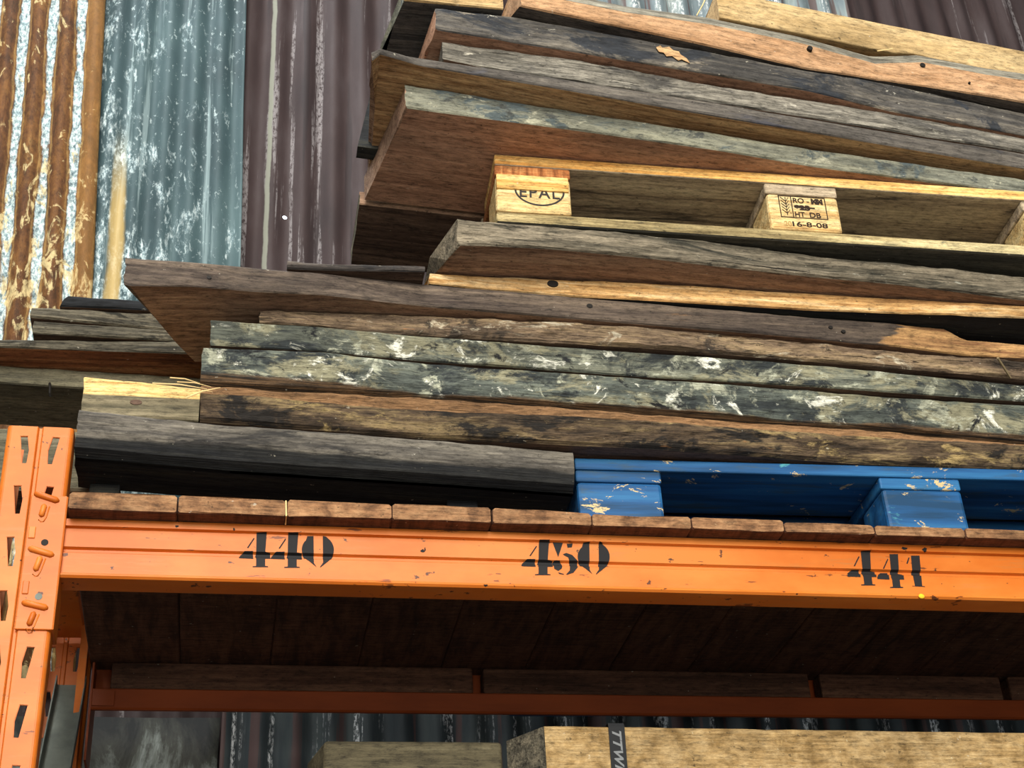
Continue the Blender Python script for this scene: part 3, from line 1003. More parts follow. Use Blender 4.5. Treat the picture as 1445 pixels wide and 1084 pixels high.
# paint knocked off along the beam
for px, row, w, h in ((1275, 775, 9, 4), (1304, 777, 7, 6), (597, 776, 5, 4), (600, 774, 2, 5), (685, 827, 5, 3), (1124, 839, 3, 2), (250, 744, 5, 3), (330, 690 + 58, 3, 3)):
    pl = [(px + 0.6 * w * math.cos(a) * (0.5 + 0.8 * random.random()), row + 0.55 * h * math.sin(a) * (0.5 + 0.8 * random.random())) for a in [k * 0.5236 for k in range(12)]]
    fb = fill_2d([[(lambda q: (q.x, q.z))(at_y(u, v, 0.002)) for u, v in pl]])
    for _, zc in PROF:
        bmesh.ops.bisect_plane(fb, geom=fb.verts[:] + fb.edges[:] + fb.faces[:], plane_co=(0, zc, 0), plane_no=(0, 1, 0))
    for v in fb.verts:
        x, z = v.co.x, v.co.y
        v.co = (x, prof_y(max(0.0001, min(z, HB - 0.0001))) - 0.0004, z)
    bm_to('paint_chip', fb, M['black_paint'], beam)
q = at_y(1300, 842, 0.0)
bm = bmesh.new()
bmesh.ops.create_icosphere(bm, subdivisions=2, radius=0.0045, matrix=Matrix.Translation((q.x, -0.0012, q.z)) @ Matrix.Diagonal((1.1, 0.4, 0.9, 1)))
tag(bm_to('sticker_scrap', bm, M['chip_yellow'], None), 'tiny yellow scrap stuck to the lower lip of the front beam', 'scrap')

# rear beam, seen from its inner side: the lower ledge carries the rear boards
RP = [(0.520, 0.0055), (0.520, 0.0375), (0.522, 0.0395), (0.564, 0.0395), (0.566, 0.042), (0.566, HB), (0.575, HB), (0.575, 0.034), (0.529, 0.034), (0.529, 0.0028), (0.523, 0.0028)]
rear = extrude_x('shelf_beam', RP, 0.249, XB1, M['orange_shaded'])
tag(rear, 'orange rear shelf beam in the shade under the deck', 'rack beam')
bm = bmesh.new()
a, b = at_y(137, 946, 0.518), at_y(160, 1003, 0.518)
bm_box(bm, (a.x - 0.004, 0.5165, b.z + 0.008), (b.x, 0.5195, 0.034), 0.0008)
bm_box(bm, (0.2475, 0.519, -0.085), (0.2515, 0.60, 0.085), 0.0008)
bm_to('connector_plate', bm, M['orange_shaded'], rear)

# deck planks laid across the beams
YD = -0.027
DK = [(95, 249.5, 693, 698.5), (252, 402, 698, 705.7), (405, 552, 704.5, 711), (553.5, 692, 710, 715.5), (694, 828, 716, 724), (834.5, 973, 725, 729.5),
      (975, 1104.5, 729, 734), (1106, 1231, 736, 740.5), (1233, 1358, 741, 745), (1360, 1482, 745, 750), (1484, 1598, 750, 755), (1600, 1720, 755, 760), (1722, 1840, 760, 764), (1842, 1955, 764, 768), (1957, 2062, 768, 772)]
DKL = ['leftmost deck plank, its end grain beside the orange post', 'second deck plank from the post, left of the stencilled 440',
       'deck plank right above the stencilled 440', 'fourth deck plank from the post, between the numbers 440 and 450',
       'deck plank above the stencilled 450, left of the blue pallet', 'deck plank with a chipped lower left corner below the first blue pallet block',
       'deck plank below the open left gap of the blue pallet', 'deck plank just left of the second blue pallet block, above plain beam',
       'deck plank under the second blue pallet block, above the number 441', 'deck plank at the right edge of the photo, right of the number 441'] + ['further deck plank beyond the right edge of the photo'] * 5


def deck_plank(x0, x1, ztl, ztr, label, sd):
    bm = bmesh.new()
    z0 = HB + 0.0008
    ys = [YD + 0.0, YD + 0.004, 0.1, 0.25, 0.4, 0.585, 0.59]
    prof = []
    n = 14
    R = []
    for j, y in enumerate(ys):
        ring = []
        ins = 0.0010 if j in (0, len(ys) - 1) else 0.0
        wob = 0.0015 * nz(y * 5, sd)
        yy = lambda x, z: y + (0.0035 * nz(x * 40, sd, z * 60) if j <= 1 else 0)
        tz = lambda x: ztl + (ztr - ztl) * (x - x0) / (x1 - x0)
        c = 0.0022
        cyc = [(x0 + c + ins, z0 + ins), (x0 + ins, z0 + c + ins)]
        cyc += [(x0 + ins, tz(x0) - c * 1.5 - ins), (x0 + c * 1.6 + ins, tz(x0) - ins)]
        for q in (0.25, 0.5, 0.75):
            x = x0 + (x1 - x0) * q
            cyc.append((x, tz(x) - ins + 0.0015 * nz(x * 30, sd)))
        cyc += [(x1 - c * 1.6 - ins, tz(x1) - ins), (x1 - ins, tz(x1) - c * 1.5 - ins), (x1 - ins, z0 + c + ins), (x1 - c - ins, z0 + ins)]
        for q in (0.75, 0.5, 0.25):
            cyc.append((x0 + (x1 - x0) * q, z0 + ins))
        R.append([bm.verts.new((x + wob, yy(x, z), z)) for x, z in cyc])
    m = len(R[0])
    for A, B in zip(R, R[1:]):
        for k in range(m):
            f = bm.faces.new((A[k], A[(k + 1) % m], B[(k + 1) % m], B[k]))
            f.material_index = 0
    f = bm.faces.new(R[0])
    f.material_index = 1
    f = bm.faces.new(R[-1])
    f.material_index = 1
    # origin at the front lower corner
    for v in bm.verts:
        v.co -= Vector((x0, YD, z0))
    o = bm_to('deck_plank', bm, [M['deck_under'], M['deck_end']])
    o.location = (x0, YD, z0)
    return tag(o, label, 'plank', 'deck planks laid across the orange beams')


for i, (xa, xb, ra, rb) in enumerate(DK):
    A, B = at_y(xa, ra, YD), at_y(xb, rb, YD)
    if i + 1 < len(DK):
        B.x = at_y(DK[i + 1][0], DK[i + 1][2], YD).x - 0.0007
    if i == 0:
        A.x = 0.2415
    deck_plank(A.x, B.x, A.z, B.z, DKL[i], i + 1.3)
ZD = HB + 0.034

# boards lying lengthwise on the ledge of the rear beam
for (xa, xb, z1, lab) in ((157, 668, 0.0890, 'long board on the rear beam ledge, nearest the rear post'), (682, 1143, 0.0885, 'middle board on the rear beam ledge, with a dark knot'),
                          (1156, 1413, 0.0880, 'third board on the rear beam ledge, greyer than its neighbours'), (1421, 1640, 0.0885, 'board on the rear beam ledge cut by the right edge of the photo')):
    A, B = at_y(xa, 950, 0.524), at_y(xb, 965, 0.524)
    bm = bmesh.new()
    bm_box(bm, (0, 0, 0), (B.x - A.x, 0.038, z1 - 0.0405), 0.004)
    o = bm_to('ledge_board', bm, M['board_wood'])
    o.location = (A.x, 0.526, 0.0405)
    tag(o, lab, 'board', 'boards on the rear beam ledge')

# lower level of the rack, just out of sight, that carries the squared timbers
ZL = -0.345
bm = bmesh.new()
bm_box(bm, (0.242, -0.02, ZL - 0.022), (2.50, 0.585, ZL), 0.002)
tag(bm_to('shelf_panel', bm, M['board_wood']), 'wooden shelf panel of the lower level under the squared timbers', 'shelf')
for yy, lb in ((0.0, 'front'), (0.545, 'rear')):
    bm = bmesh.new()
    bm_box(bm, (XB0 + (0.013 if yy else 0), yy, ZL - 0.115), (XB1, yy + 0.045, ZL - 0.0225), 0.003)
    tag(bm_to('shelf_beam', bm, M['orange']), 'orange %s beam of the lower rack level' % lb, 'rack beam')

# squared timbers on the lower level
YT = 0.10
a = at_y(767.6, 1024, YT)
bk = at_z(714.5, 1046, a.z)
b = at_y(1445, 1034, YT)
bm = bmesh.new()
n = 40
R = []
for i in range(n + 1):
    x = a.x + (2.45 - a.x) * i / n
    zt = a.z + (b.z - a.z) * (x - a.x) / (b.x - a.x)
    e = 0.002 * nz(x * 20, 3.3)
    R.append([bm.verts.new(q) for q in ((x, YT, ZL + 0.001), (x, YT + e * .5, (zt + ZL) / 2), (x, YT, zt - 0.003 + e), (x, YT + 0.003, zt + e), (x + (bk.x - a.x) * (1 - i / n), bk.y, zt), (x + (bk.x - a.x) * (1 - i / n), bk.y, ZL + 0.001))])
for A, B in zip(R, R[1:]):
    for k in range(6):
        bm.faces.new((A[k], A[(k + 1) % 6], B[(k + 1) % 6], B[k]))
bm.faces.new(R[0]).material_index = 1
bm.faces.new(R[-1]).material_index = 1
tan = bm_to('squared_timber', bm, [M['chip'], M['greydark']])  # dark end colour stands in for the shade on the timber's left side
tag(tan, 'thick tan rough-sawn timber with a black strap, on the lower level', 'timber')
YG = bk.y - 0.02
a2, b2 = at_y(462, 1044.5, YG), at_y(712, 1047, YG)
bm = bmesh.new()
bm_box(bm, (0, 0, 0), (b2.x - a2.x - 0.004, 0.10, a2.z - ZL - 0.001), 0.006, 3)
for v in bm.verts:
    if v.co.x < 0.01:
        v.co.x -= 0.02 * (v.co.y / 0.1) + 0.004
o = bm_to('squared_timber', bm, M['box_grey'])
o.location = (a2.x, YG, ZL + 0.001)
tag(o, 'shorter grey timber left of and behind the tan one', 'timber')

# strap over the tan timber, printed letters run downwards
sa, sb = at_y(858, 1030, YT), at_y(880.5, 1030, YT)
w = sb.x - sa.x
zt = a.z + (b.z - a.z) * (sa.x - a.x) / (b.x - a.x)
bm = bmesh.new()
pts = [(-0.0028, ZL + 0.003), (-0.0028, zt - 0.002), (-0.001, zt + 0.0035), (0.004, zt + 0.0045), (0.06, zt + 0.0035)]
R = [[bm.verts.new((sa.x + s * w + (0.0 if z > -0.25 else -0.003), YT + y, z)) for s in (0, 1)] for y, z in pts]
for A, B in zip(R, R[1:]):
    bm.faces.new((A[0], A[1], B[1], B[0]))
strap = bm_to('strap', bm, M['strap'])
md = strap.modifiers.new('webbing', 'SOLIDIFY')
md.thickness = 0.0012
tag(strap, 'black printed webbing strap around the tan timber', 'strap')
tb = text_bm('TTWIN', w * 0.80, 0.35, 0.0002, 1.12, 0.0006)
xs = [v.co.x for v in tb.verts]
ys = [v.co.y for v in tb.verts]
for v in tb.verts:
    u, h_ = v.co.x, v.co.y
    v.co = (sa.x + w * 0.22 + h_ * 0.95, YT - 0.0042 - v.co.z, zt - 0.004 - u * 1.15)
bm_to('strap_lettering', tb, M['strap_print'], strap)


# ------------------------------------------------------------------ pallets
def make_pallet(name, L, W, T, mats, origin, yaw, tilt, bev=0.003):
    """block pallet: five deck boards, three stringer boards, nine blocks, three bottom boards. origin: lower left front corner"""
    root = empty(name, origin, yaw, tilt)
    k = T / 0.144
    b, h = 0.022 * k, 0.078 * k
    sx, sy = L / 1.2, W / 0.8

    def part(nm, lo, hi, m, bv=bev):
        bm = bmesh.new()
        bm_box(bm, (0, 0, 0), tuple(hi[i] - lo[i] for i in range(3)), bv)
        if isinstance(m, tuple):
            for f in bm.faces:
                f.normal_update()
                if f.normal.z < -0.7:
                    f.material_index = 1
        o = bm_to(nm, bm, [M[q] for q in m] if isinstance(m, tuple) else M[m], root)
        o.location = lo
        return o
    xb = [(0, 0.145), (0.5275, 0.6725), (1.055, 1.2)]
    yb = [(0, 0.1), (0.3275, 0.4725), (0.7, 0.8)]
    front = []
    for j, (y0, y1) in enumerate(yb):
        o = part('bottom_board', (0, y0 * sy, 0), (L, y1 * sy, b), mats['bottom'], 0.005)
        for i, (x0, x1) in enumerate(xb):
            o = part('block', (x0 * sx + 0.001, y0 * sy + 0.001, b + 0.0005), (x1 * sx - 0.001, y1 * sy - 0.001, b + h), mats['block'], 0.006)
            if j == 0:
                front.append(o)
    for i, (x0, x1) in enumerate(xb):
        part('stringer_board', (x0 * sx, 0.0015, b + h + 0.0005), (x1 * sx, W - 0.0015, 2 * b + h), mats['stringer'] if i == 0 else mats['stringer2'])
    for (y0, y1) in ((0, 0.145), (0.186, 0.286), (0.3275, 0.4725), (0.514, 0.614), (0.655, 0.8)):
        part('deck_board', (0, y0 * sy, 2 * b + h + 0.0005), (L, y1 * sy, T), mats['deck'] if y0 == 0 else mats['inner'])
    return root, front, b, h


q0, q1 = at_y(814, 646, 0.078), at_y(1445, 662, 0.057)
yaw = math.atan2(q1.y - q0.y, q1.x - q0.x)
zblue = q0.z
blue, bf, _, _ = make_pallet('pallet', 1.158, 0.8, zblue - ZD - 0.003, dict(bottom='blue', block='blue', stringer='blue', stringer2='blue', deck='blue', inner='blue'),
                             (q0.x - 0.004, q0.y, ZD + 0.003), yaw, 0.0)
tag(blue, 'blue painted wooden pallet with chipped paint, lying on the deck planks', 'pallet')

# ------------------------------------------------------------------ the timber stack, from the deck upwards
LABEL = {
    'B1': 'thick charcoal timber at the bottom of the stack, just above the left deck planks',
    'B2B': 'short olive grey board with a pale split upper edge, left of the barky board',
    'B2': 'dark barky board with a sawn orange upper edge, resting on the blue pallet',
    'B3': 'grey-green lichened board with rotten bark along its lower edge',
    'B4': 'grey-green board with white flaking patches, lying on the rotten-edged lichened board',
    'B5': 'crumbly brown board with ragged bark, between the white-flaked board and the long dark plank',
    'B6': 'long dark plank with a slanting broken left end and a wide brown underside',
    'B8': 'fresh yellow split board with a black knot hole on the long dark plank',
    'B7': 'dark plank end peeping out behind the long dark plank, left of the yellow board',
    'B9': 'split grey timber with long cracks, directly under the yellow pallet',
    'B10': 'pale grey board with a wide red-brown underside, on top of the yellow pallet',
    'B10B': 'shaded dark board behind the red-brown underside, left of the yellow pallet',
    'B11': 'dark-faced board with a finely grained brown underside and a curved left end',
    'B12': 'rough light grey board with ragged fibres, between the slate grey and dark-faced boards',
    'B13': 'slate grey board with white specks and an orange gouge, below the orange live-edge board',
    'B14': 'orange live-edge board with bolt holes near the top of the stack',
}
ZT = zblue


def cy(px, row, z):
    return at_z(px, row, z).y



M['sleeper_face'] = wood('charcoal_timber_face', '#3f3c38', '#615c54', '#7c766a', [('#33312f', 4, 0.56, 0.66, 3), ('#a08f66', 5, 0.64, 0.72, 7), ('#b5b2a4', 40, 0.64, 0.74, 1.5)], g=35, bump=0.5, dist=0.004, foot=(0.026, 0.020, '#15171a', '#2a2a28'))  # black foot band paints in the shade of the rounded lower front
M['olive_strip'] = wood('olive_wood_with_split_edge', '#55503f', '#746b54', '#8a8067', [('#5d5644', 5, 0.58, 0.7, 3)], gx=1.3, g=45, bump=0.4,
                        strip=(0.0395, 0.004, '#b68d4c', '#eed08e'))

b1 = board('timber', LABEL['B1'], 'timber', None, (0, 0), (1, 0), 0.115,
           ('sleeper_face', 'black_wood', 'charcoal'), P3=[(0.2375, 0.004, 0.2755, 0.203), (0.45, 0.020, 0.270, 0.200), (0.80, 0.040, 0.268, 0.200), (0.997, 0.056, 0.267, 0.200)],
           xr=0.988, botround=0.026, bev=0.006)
zb1 = b1.matrix_world.translation.z
for x_, y_, w_, d_, z_, lab in ((0.255, 0.098, 0.045, 0.12, zb1, 'small dark bearer under the left end of the charcoal timber'), (0.80, 0.112, 0.05, 0.04, zb1, 'small dark bearer under the right part of the charcoal timber')):
    bm = bmesh.new()
    bm_box(bm, (0, 0, 0), (w_, d_, z_ - ZD - 0.004), 0.003)
    o = bm_to('bearer', bm, M['black_wood'])
    o.location = (x_, y_, ZD + 0.001)
    tag(o, lab, 'bearer')
board('timber', 'rough olive timber just visible at the left edge behind the orange post', 'timber', None, (0, 0), (1, 0), 0.09,
      ('olive', 'under_dark', 'olive'), P3=[(-0.7, 0.135, 0.315, zb1), (0.262, 0.135, 0.315, zb1)], xr=0.262, rough=0.004)

board('board', LABEL['B2B'], 'board',
      [(120, 530, 590), (283, 547, 596)], (120, 0.001), (283, 0.008), 0.11, ('olive_strip', 'under_dark', 'olive'), xr=0.410, edge=0.002, under=(LABEL['B1'],))
o = BOARD[LABEL['B2B']]
for (xa, ya_, xb_, yb_, r) in ((215, 541, 292, 549, 0.0012), (240, 533, 282, 541, 0.0010), (262, 562, 311, 547, 0.0016), (225, 548, 300, 553, 0.0010), (232, 545, 268, 556, 0.0008), (250, 539, 298, 546, 0.0009)):
    A, B = at_y(xa, ya_, -0.001), at_y(xb_, yb_, -0.007)
    bm = bmesh.new()
    bm_tube(bm, [A, (A + B) / 2 + Vector((0, -0.003, 0.001)), B], [r, r * 0.9, r * 0.3], 5)
    s_ = bm_to('splinter', bm, M['straw'])
    s_.parent = o
    s_.matrix_parent_inverse = o.matrix_world.inverted()

board('board', LABEL['B2'], 'board',
      [(285, 541.5, 592), (400, 550, 600), (600, 560.5, 616), (900, 583, 629), (1200, 604, 651), (1445, 626, 662)], (300, 0.012), (1445, 0.057), 0.32,
      ('bark', 'under_dark', 'bark'), rough=0.006, edge=0.004, botround=0.008, under=(LABEL['B1'], lambda x: ZT if x > 1.0 else None))
board('board', LABEL['B3'], 'board',
      [(286, 488, 541), (450, 496.5, 549), (600, 511, 559), (900, 532.5, 578), (1145, 550.5, 598), (1445, 571.5, 625)], (300, 0.002), (1445, 0.055), 0.40,
      ('lichen_rot', 'under_dark', 'greydark'), rough=0.004, botround=0.014, under=(LABEL['B2'],))
o = BOARD[LABEL['B3']]
o.data.materials[0] = M['lichen_foot']
board('board', LABEL['B4'], 'board',
      [(298, 451, 487), (450, 460, 495.5), (600, 474, 510), (900, 496, 531.5), (1145, 514, 546), (1445, 543, 567)], (300, 0.0), (1445, 0.046), 0.40,
      ('lichen', 'under_dark', 'greydark'), rough=0.002, edge=0.0015, under=(LABEL['B3'],))
board('board', LABEL['B5'], 'board',
      [(367, 437, 457), (450, 438, 463.5), (600, 443.5, 472), (900, 459.5, 488.5), (1145, 481, 508.5), (1315, 499, 522), (1445, 508, 534)], (400, 0.003), (1445, 0.028), 0.44,
      ('crumbly', 'under_dark', 'crumbly'), rough=0.007, edge=0.006, botround=0.004, under=(LABEL['B4'],))
board('board', LABEL['B6'], 'board',
      [(178, 362, 403), (264, 368, 404), (341, 375, 410.5), (450, 384, 416), (600, 400, 433), (900, 425.5, 457.5), (1200, 451, 484), (1260, 456, 489), (1332, 463, 499), (1361, 478, 502), (1445, 485, 505)],
      (400, -0.041), (1260, 0.011), 0.222, ('charcoal_brown', 'under_mid', 'charcoal_brown'), lend=[(182, 403), (184, 408), (202, 431), (254, 499), (283, 526)], rough=0.002, edge=0.002, under=(LABEL['B5'],))
board('board', LABEL['B8'], 'board',
      [(606, 384, 400), (683, 388, 409), (745, 391, 414), (808, 394.5, 419), (900, 397.5, 423), (1145, 413.5, 438), (1445, 430, 449)], (607, -0.026), (1445, -0.028), 0.085,
      ('yellow', 'black_wood', 'yellow'), rough=0.002, edge=0.0025, lend=[(607, 400), (601, 408)], under=(LABEL['B6'],))
o = BOARD[LABEL['B8']]
knot(o, 780, 400.5, FRONT[LABEL['B8']](at_y(780, 400, -0.027).x)[0] - 0.0015, 0.0065, rx=1.45, name='knot_hole')
board('board', LABEL['B7'], 'board', None, (0, 0), (1, 0), 0.11,
      ('charcoal', 'under_dark', 'charcoal'), P3=[(at_y(406, 360, -0.03).x, -0.03, 0.546, 0.521), (at_y(600, 384, -0.03).x, -0.03, 0.544, 0.521)], xr=0.752, under=(LABEL['B6'],))
board('board', LABEL['B9'], 'board',
      [(645, 307, 345), (770, 317, 350), (1000, 338, 373.5), (1137, 357, 389), (1250, 367.5, 399), (1445, 389, 423.5)], (660, -0.107), (1445, -0.042), 0.22,
      ('split', 'under_mid', 'split'), lend=[(651, 345), (611, 384)], rough=0.004, edge=0.004, bev=0.006, under=(LABEL['B8'], LABEL['B7']))
# the pale pallet lies on the split grey timber
T9 = TOPS[LABEL['B9']]
sl = (T9[-1][1] - T9[0][1]) / (T9[-1][0] - T9[0][0])
zx = max(z_ - sl * x_ for x_, z_ in T9) + 0.001
ya9 = yb9 = -0.1
for _ in range(6):
    ea, eb_ = at_y(690, 311, ya9), at_y(1445, 359, yb9)
    ya9, yb9 = cy(690, 311, zx + sl * ea.x), cy(1445, 359, zx + sl * eb_.x)
e0 = at_y(695, 217, ya9)
TE = e0.z - (zx + sl * e0.x)
e1 = Vector((at_y(1445, 277, yb9).x, yb9, e0.z + sl * (at_y(1445, 277, yb9).x - e0.x)))
ep, ef, eb, eh = make_pallet('pallet', 1.07, 0.74, TE, dict(bottom=('pallet_bottom', 'pallet_under'), block='pallet_block', stringer='pallet_end', stringer2='pallet_grey', deck=('pallet', 'pallet_grey'), inner='pallet_grey'),
                             (e0.x, e0.y, e0.z - TE), math.atan2(e1.y - e0.y, e1.x - e0.x), -math.atan2(e1.z - e0.z, e1.x - e0.x))
tag(ep, 'pale yellow wooden pallet with branded blocks, halfway up the timber stack', 'pallet')
# left block: fresh raised piece across the top and the half-hidden ring mark
bw, bh = 0.145 * 1.07 / 1.2 - 0.002, eh
blk = ef[0]
bm = bmesh.new()
bm_box(bm, (0.001, -0.0035, bh * 0.60), (bw - 0.004, 0.004, bh - 0.001), 0.0012)
for v in bm.verts:
    v.co.z += 0.0015 * nz(v.co.x * 60, 2.2)
bm_to('split_face', bm, M['pallet'], blk)
ring = []
cx, cz, rx, rz_ = bw * 0.58, bh * 0.62, bw * 0.335, bh * 0.42
outer = arc_pts(cx, cz, rx, rz_, 182, 358, 30)
inner = arc_pts(cx, cz, rx - 0.0032, rz_ - 0.0032, 358, 182, 30)
fb = fill_2d([outer + inner], 0.0002)
for v in fb.verts:
    v.co = (v.co.x, -0.0004 - v.co.z, v.co.y)
bm_to('brand_mark', fb, M['ring_ink'], blk)
tb = text_bm('EPAL', 0.034, 0, 0.0002, 1.15, 0.0004)
xs = [v.co.x for v in tb.verts]
k = 0.068 / (max(xs) - min(xs))
for v in tb.verts:
    v.co = (cx - 0.034 + (v.co.x - min(xs)) * k, -0.0004 - v.co.z, bh * 0.42 + v.co.y * 0.95)
bm_to('brand_lettering', tb, M['ring_ink'], blk)
# centre block: framed stamp
blk = ef[1]


def zs(u, v):
    """centre block face: photographed stamp crop -> block face"""
    x = ((u - 60) - (v - 190) * 0.10) / 1180 * bw
    z = bh * (1 - ((v - 190) - (u - 60) * 0.078) / 590.0)
    return x, z


def face_poly(polys, parent, mat, name, y=-0.0004):
    fb = fill_2d(polys, 0.0002)
    for v in fb.verts:
        v.co = (v.co.x, y - v.co.z, v.co.y)
    return bm_to(name, fb, M[mat], parent)


x0, x1, z0, z1 = bw * 0.155, bw * 0.815, bh * 0.335, bh * 0.955
lw = 0.0017
xm = x0 + (x1 - x0) * 0.26
face_poly([[(x0, z0), (x1, z0), (x1, z1), (x0, z1)], [(x0 + lw, z0 + lw), (xm, z0 + lw), (xm, z1 - lw), (x0 + lw, z1 - lw)], [(xm + lw, z0 + lw), (x1 - lw, z0 + lw), (x1 - lw, z1 - lw), (xm + lw, z1 - lw)]], blk, 'black_ink', 'brand_mark')
# ear of wheat
wx = (x0 + xm) / 2
pl = [[(wx + 0.001, z0 + 0.005), (wx + 0.0022, z0 + 0.005), (wx + 0.0022, z1 - 0.004), (wx + 0.001, z1 - 0.004)]]
face_poly(pl, blk, 'black_ink', 'brand_mark')
for i in range(5):
    zz = z0 + 0.008 + i * 0.0066
    for sgn, ln in ((-1, 0.0085), (1, 0.0055)):
        face_poly([[(wx + 0.0016, zz), (wx + 0.0016 + sgn * ln, zz + 0.0085), (wx + 0.0016 + sgn * ln, zz + 0.0102), (wx + 0.0016, zz + 0.0020)]], blk, 'black_ink', 'brand_mark')


def line(body, cx0, cx1, zb, size, mat='black_ink', off=0.0003):
    tb = text_bm(body, size, 0, 0.0002, 1.0, off)
    xs = [v.co.x for v in tb.verts]
    k = (cx1 - cx0) / (max(xs) - min(xs))
    for v in tb.verts:
        v.co = (cx0 + (v.co.x - min(xs)) * k, -0.0004 - v.co.z, zb + v.co.y)
    return bm_to('brand_lettering', tb, M[mat], blk)


H3 = (z1 - z0) / 3
line('RO -', xm + 0.004, xm + 0.004 + (x1 - xm) * 0.46, z1 - H3 * 0.93, 0.0150)
line('MM', xm + 0.004 + (x1 - xm) * 0.52, x1 - 0.005, z1 - H3 * 0.93, 0.0150, off=0.0011)
line('823', xm + 0.004, xm + 0.004 + (x1 - xm) * 0.46, z1 - H3 * 1.85, 0.0135, off=0.0009)
face_poly([[(xm + 0.006, z1 - H3 * 1.62), (x1 - 0.021, z1 - H3 * 1.62), (x1 - 0.021, z1 - H3 * 1.46), (xm + 0.006, z1 - H3 * 1.46)]], blk, 'black_ink', 'brand_mark', -0.0006)
line('HT', xm + 0.004, xm + 0.004 + (x1 - xm) * 0.28, z1 - H3 * 2.80, 0.0150)
line('DB', xm + 0.004 + (x1 - xm) * 0.42, xm + 0.004 + (x1 - xm) * 0.74, z1 - H3 * 2.80, 0.0150)
line('20', x0 + 0.004, x0 + 0.017, bh * 0.105, 0.0140, 'faint_ink')
line('16-8-08', x0 + 0.0185, x1 - 0.003, bh * 0.105, 0.0140)

#PART3

ep_slope = (e1.z - e0.z) / (e1.x - e0.x)


def ep_top(x):
    return e0.z + (x - e0.x) * ep_slope if x > 0.55 else None


board('board', LABEL['B10'], 'board',
      [(572, 119, 152), (790, 152.6, 180.6), (1000, 185, 210), (1145, 209, 235), (1445, 252, 276)], (600, -0.197), (1445, -0.103), 0.245,
      ('lichen_pale', 'under_brown', 'under_mid'), lend=[(575, 152), (511, 290)], rough=0.0025, edge=0.003, under=(ep_top,))
board('board', LABEL['B10B'], 'board', None, (0, 0), (1, 0), 0.18,
      ('under_mid', 'under_dark', 'olive'), P3=[(x_, FRONT[LABEL['B10']](max(x_, 0.74))[0] + 0.254, TOPS[LABEL['B10']][0][1] - 0.02, ep_top(x_)) for x_ in (0.662, 1.2, 1.81, 2.5)], xr=2.5, under=(ep_top,))
board('board', 'brown board end at the back left edge, above the shaded board', 'board', None, (0, 0), (1, 0), 0.17,
      ('greydark', 'under_mid', 'olive'), P3=[(0.690, 0.155, 0.845, 0.800), (1.83, 0.25, 0.845, 0.800)], xr=2.5, under=(LABEL['B10'], LABEL['B10B']))
board('board', LABEL['B11'], 'board',
      [(525, 72, 86), (592, 80.5, 92.5), (790, 110.5, 125.6), (1000, 143, 163), (1250, 185, 205.5), (1445, 216, 239)], (600, -0.245), (1445, -0.126), 0.30,
      ('grey_face', 'under_grain', 'under_mid'), lend=[(525, 86), (521, 124), (530, 154), (529, 187)], rough=0.001, edge=0.0015, bev=0.003, under=(LABEL['B10'], LABEL['B10B']))
board('board', LABEL['B12'], 'board',
      [(624, 58, 82), (700, 69, 99), (790, 81, 111), (1000, 118, 143), (1250, 157, 184), (1445, 193, 216)], (640, -0.246), (1445, -0.126), 0.26,
      ('grey_rough', 'under_mid', 'grey_rough'), lend=[(628, 82), (622, 92)], rough=0.004, edge=0.003, under=(LABEL['B11'],))
board('board', LABEL['B13'], 'board',
      [(614, 10, 41.5), (718, 22, 59), (790, 35, 69.5), (1000, 72, 105), (1137, 99, 128), (1250, 117, 157), (1353, 140, 175), (1445, 158, 193)], (620, -0.271), (1445, -0.126), 0.26,
      ('slate', 'under_brown', 'under_brown'), lend=[(619, 42), (597, 77)], rough=0.002, edge=0.0025, under=(LABEL['B12'],))
board('board', LABEL['B14'], 'board',
      [(734, -12, 8), (795, -1, 21), (884, 17, 39.5), (1000, 33, 65), (1131, 60, 96.5), (1199, 79, 106), (1235, 89, 112.5), (1274, 88, 118), (1301, 87, 122), (1394, 105, 137), (1445, 112, 146)],
      (740, -0.289), (1445, -0.148), 0.24, ('orange_wood', 'charcoal', 'orange_wood', 'wane'), lend=[(734, 8), (716, 21)], rough=0.001, edge=0.0012, wane=(0.027, 0.011), under=(LABEL['B13'],))
o = BOARD[LABEL['B14']]
for px, row, r in ((1143, 68, 0.0048), (1302, 92, 0.0050), (1368, 117, 0.0022)):
    Y = FRONT[LABEL['B14']](at_y(px, row, -0.289 + 0.141 * (px - 740) / 705).x)[0]
    knot(o, px, row, Y - 0.0005, r, name='bolt_hole')
board('board', 'clean pale tan board on the very top of the stack at the right', 'board',
      [(1010, -14, 25), (1083, 0, 40), (1250, 34, 75), (1332, 50, 88), (1445, 72, 111)], (1010, -0.222), (1445, -0.136), 0.20,
      ('tan', 'tan', 'tan'), rough=0.0006, edge=0.001, bev=0.002, under=(LABEL['B14'],))
z16 = max(top_of(LABEL['B13'], x_) for x_ in (0.76, 0.8, 0.86, 0.9)) + 0.003
y16 = cy(571, 0, z16)
board('board', 'dark underside board with a pale front edge at the top left corner of the stack', 'board', None, (0, 0), (1, 0), 0.28,
      ('tan_weathered', 'grey_under', 'lichen_pale'), P3=[(at_y(571, 0, y16).x, y16, z16 + 0.034, z16), (at_y(711, 18, y16).x, y16, z16 + 0.034, z16)], xr=at_y(711, 18, y16).x, lend=[(571, 0), (539, 70)], under=(LABEL['B13'],))

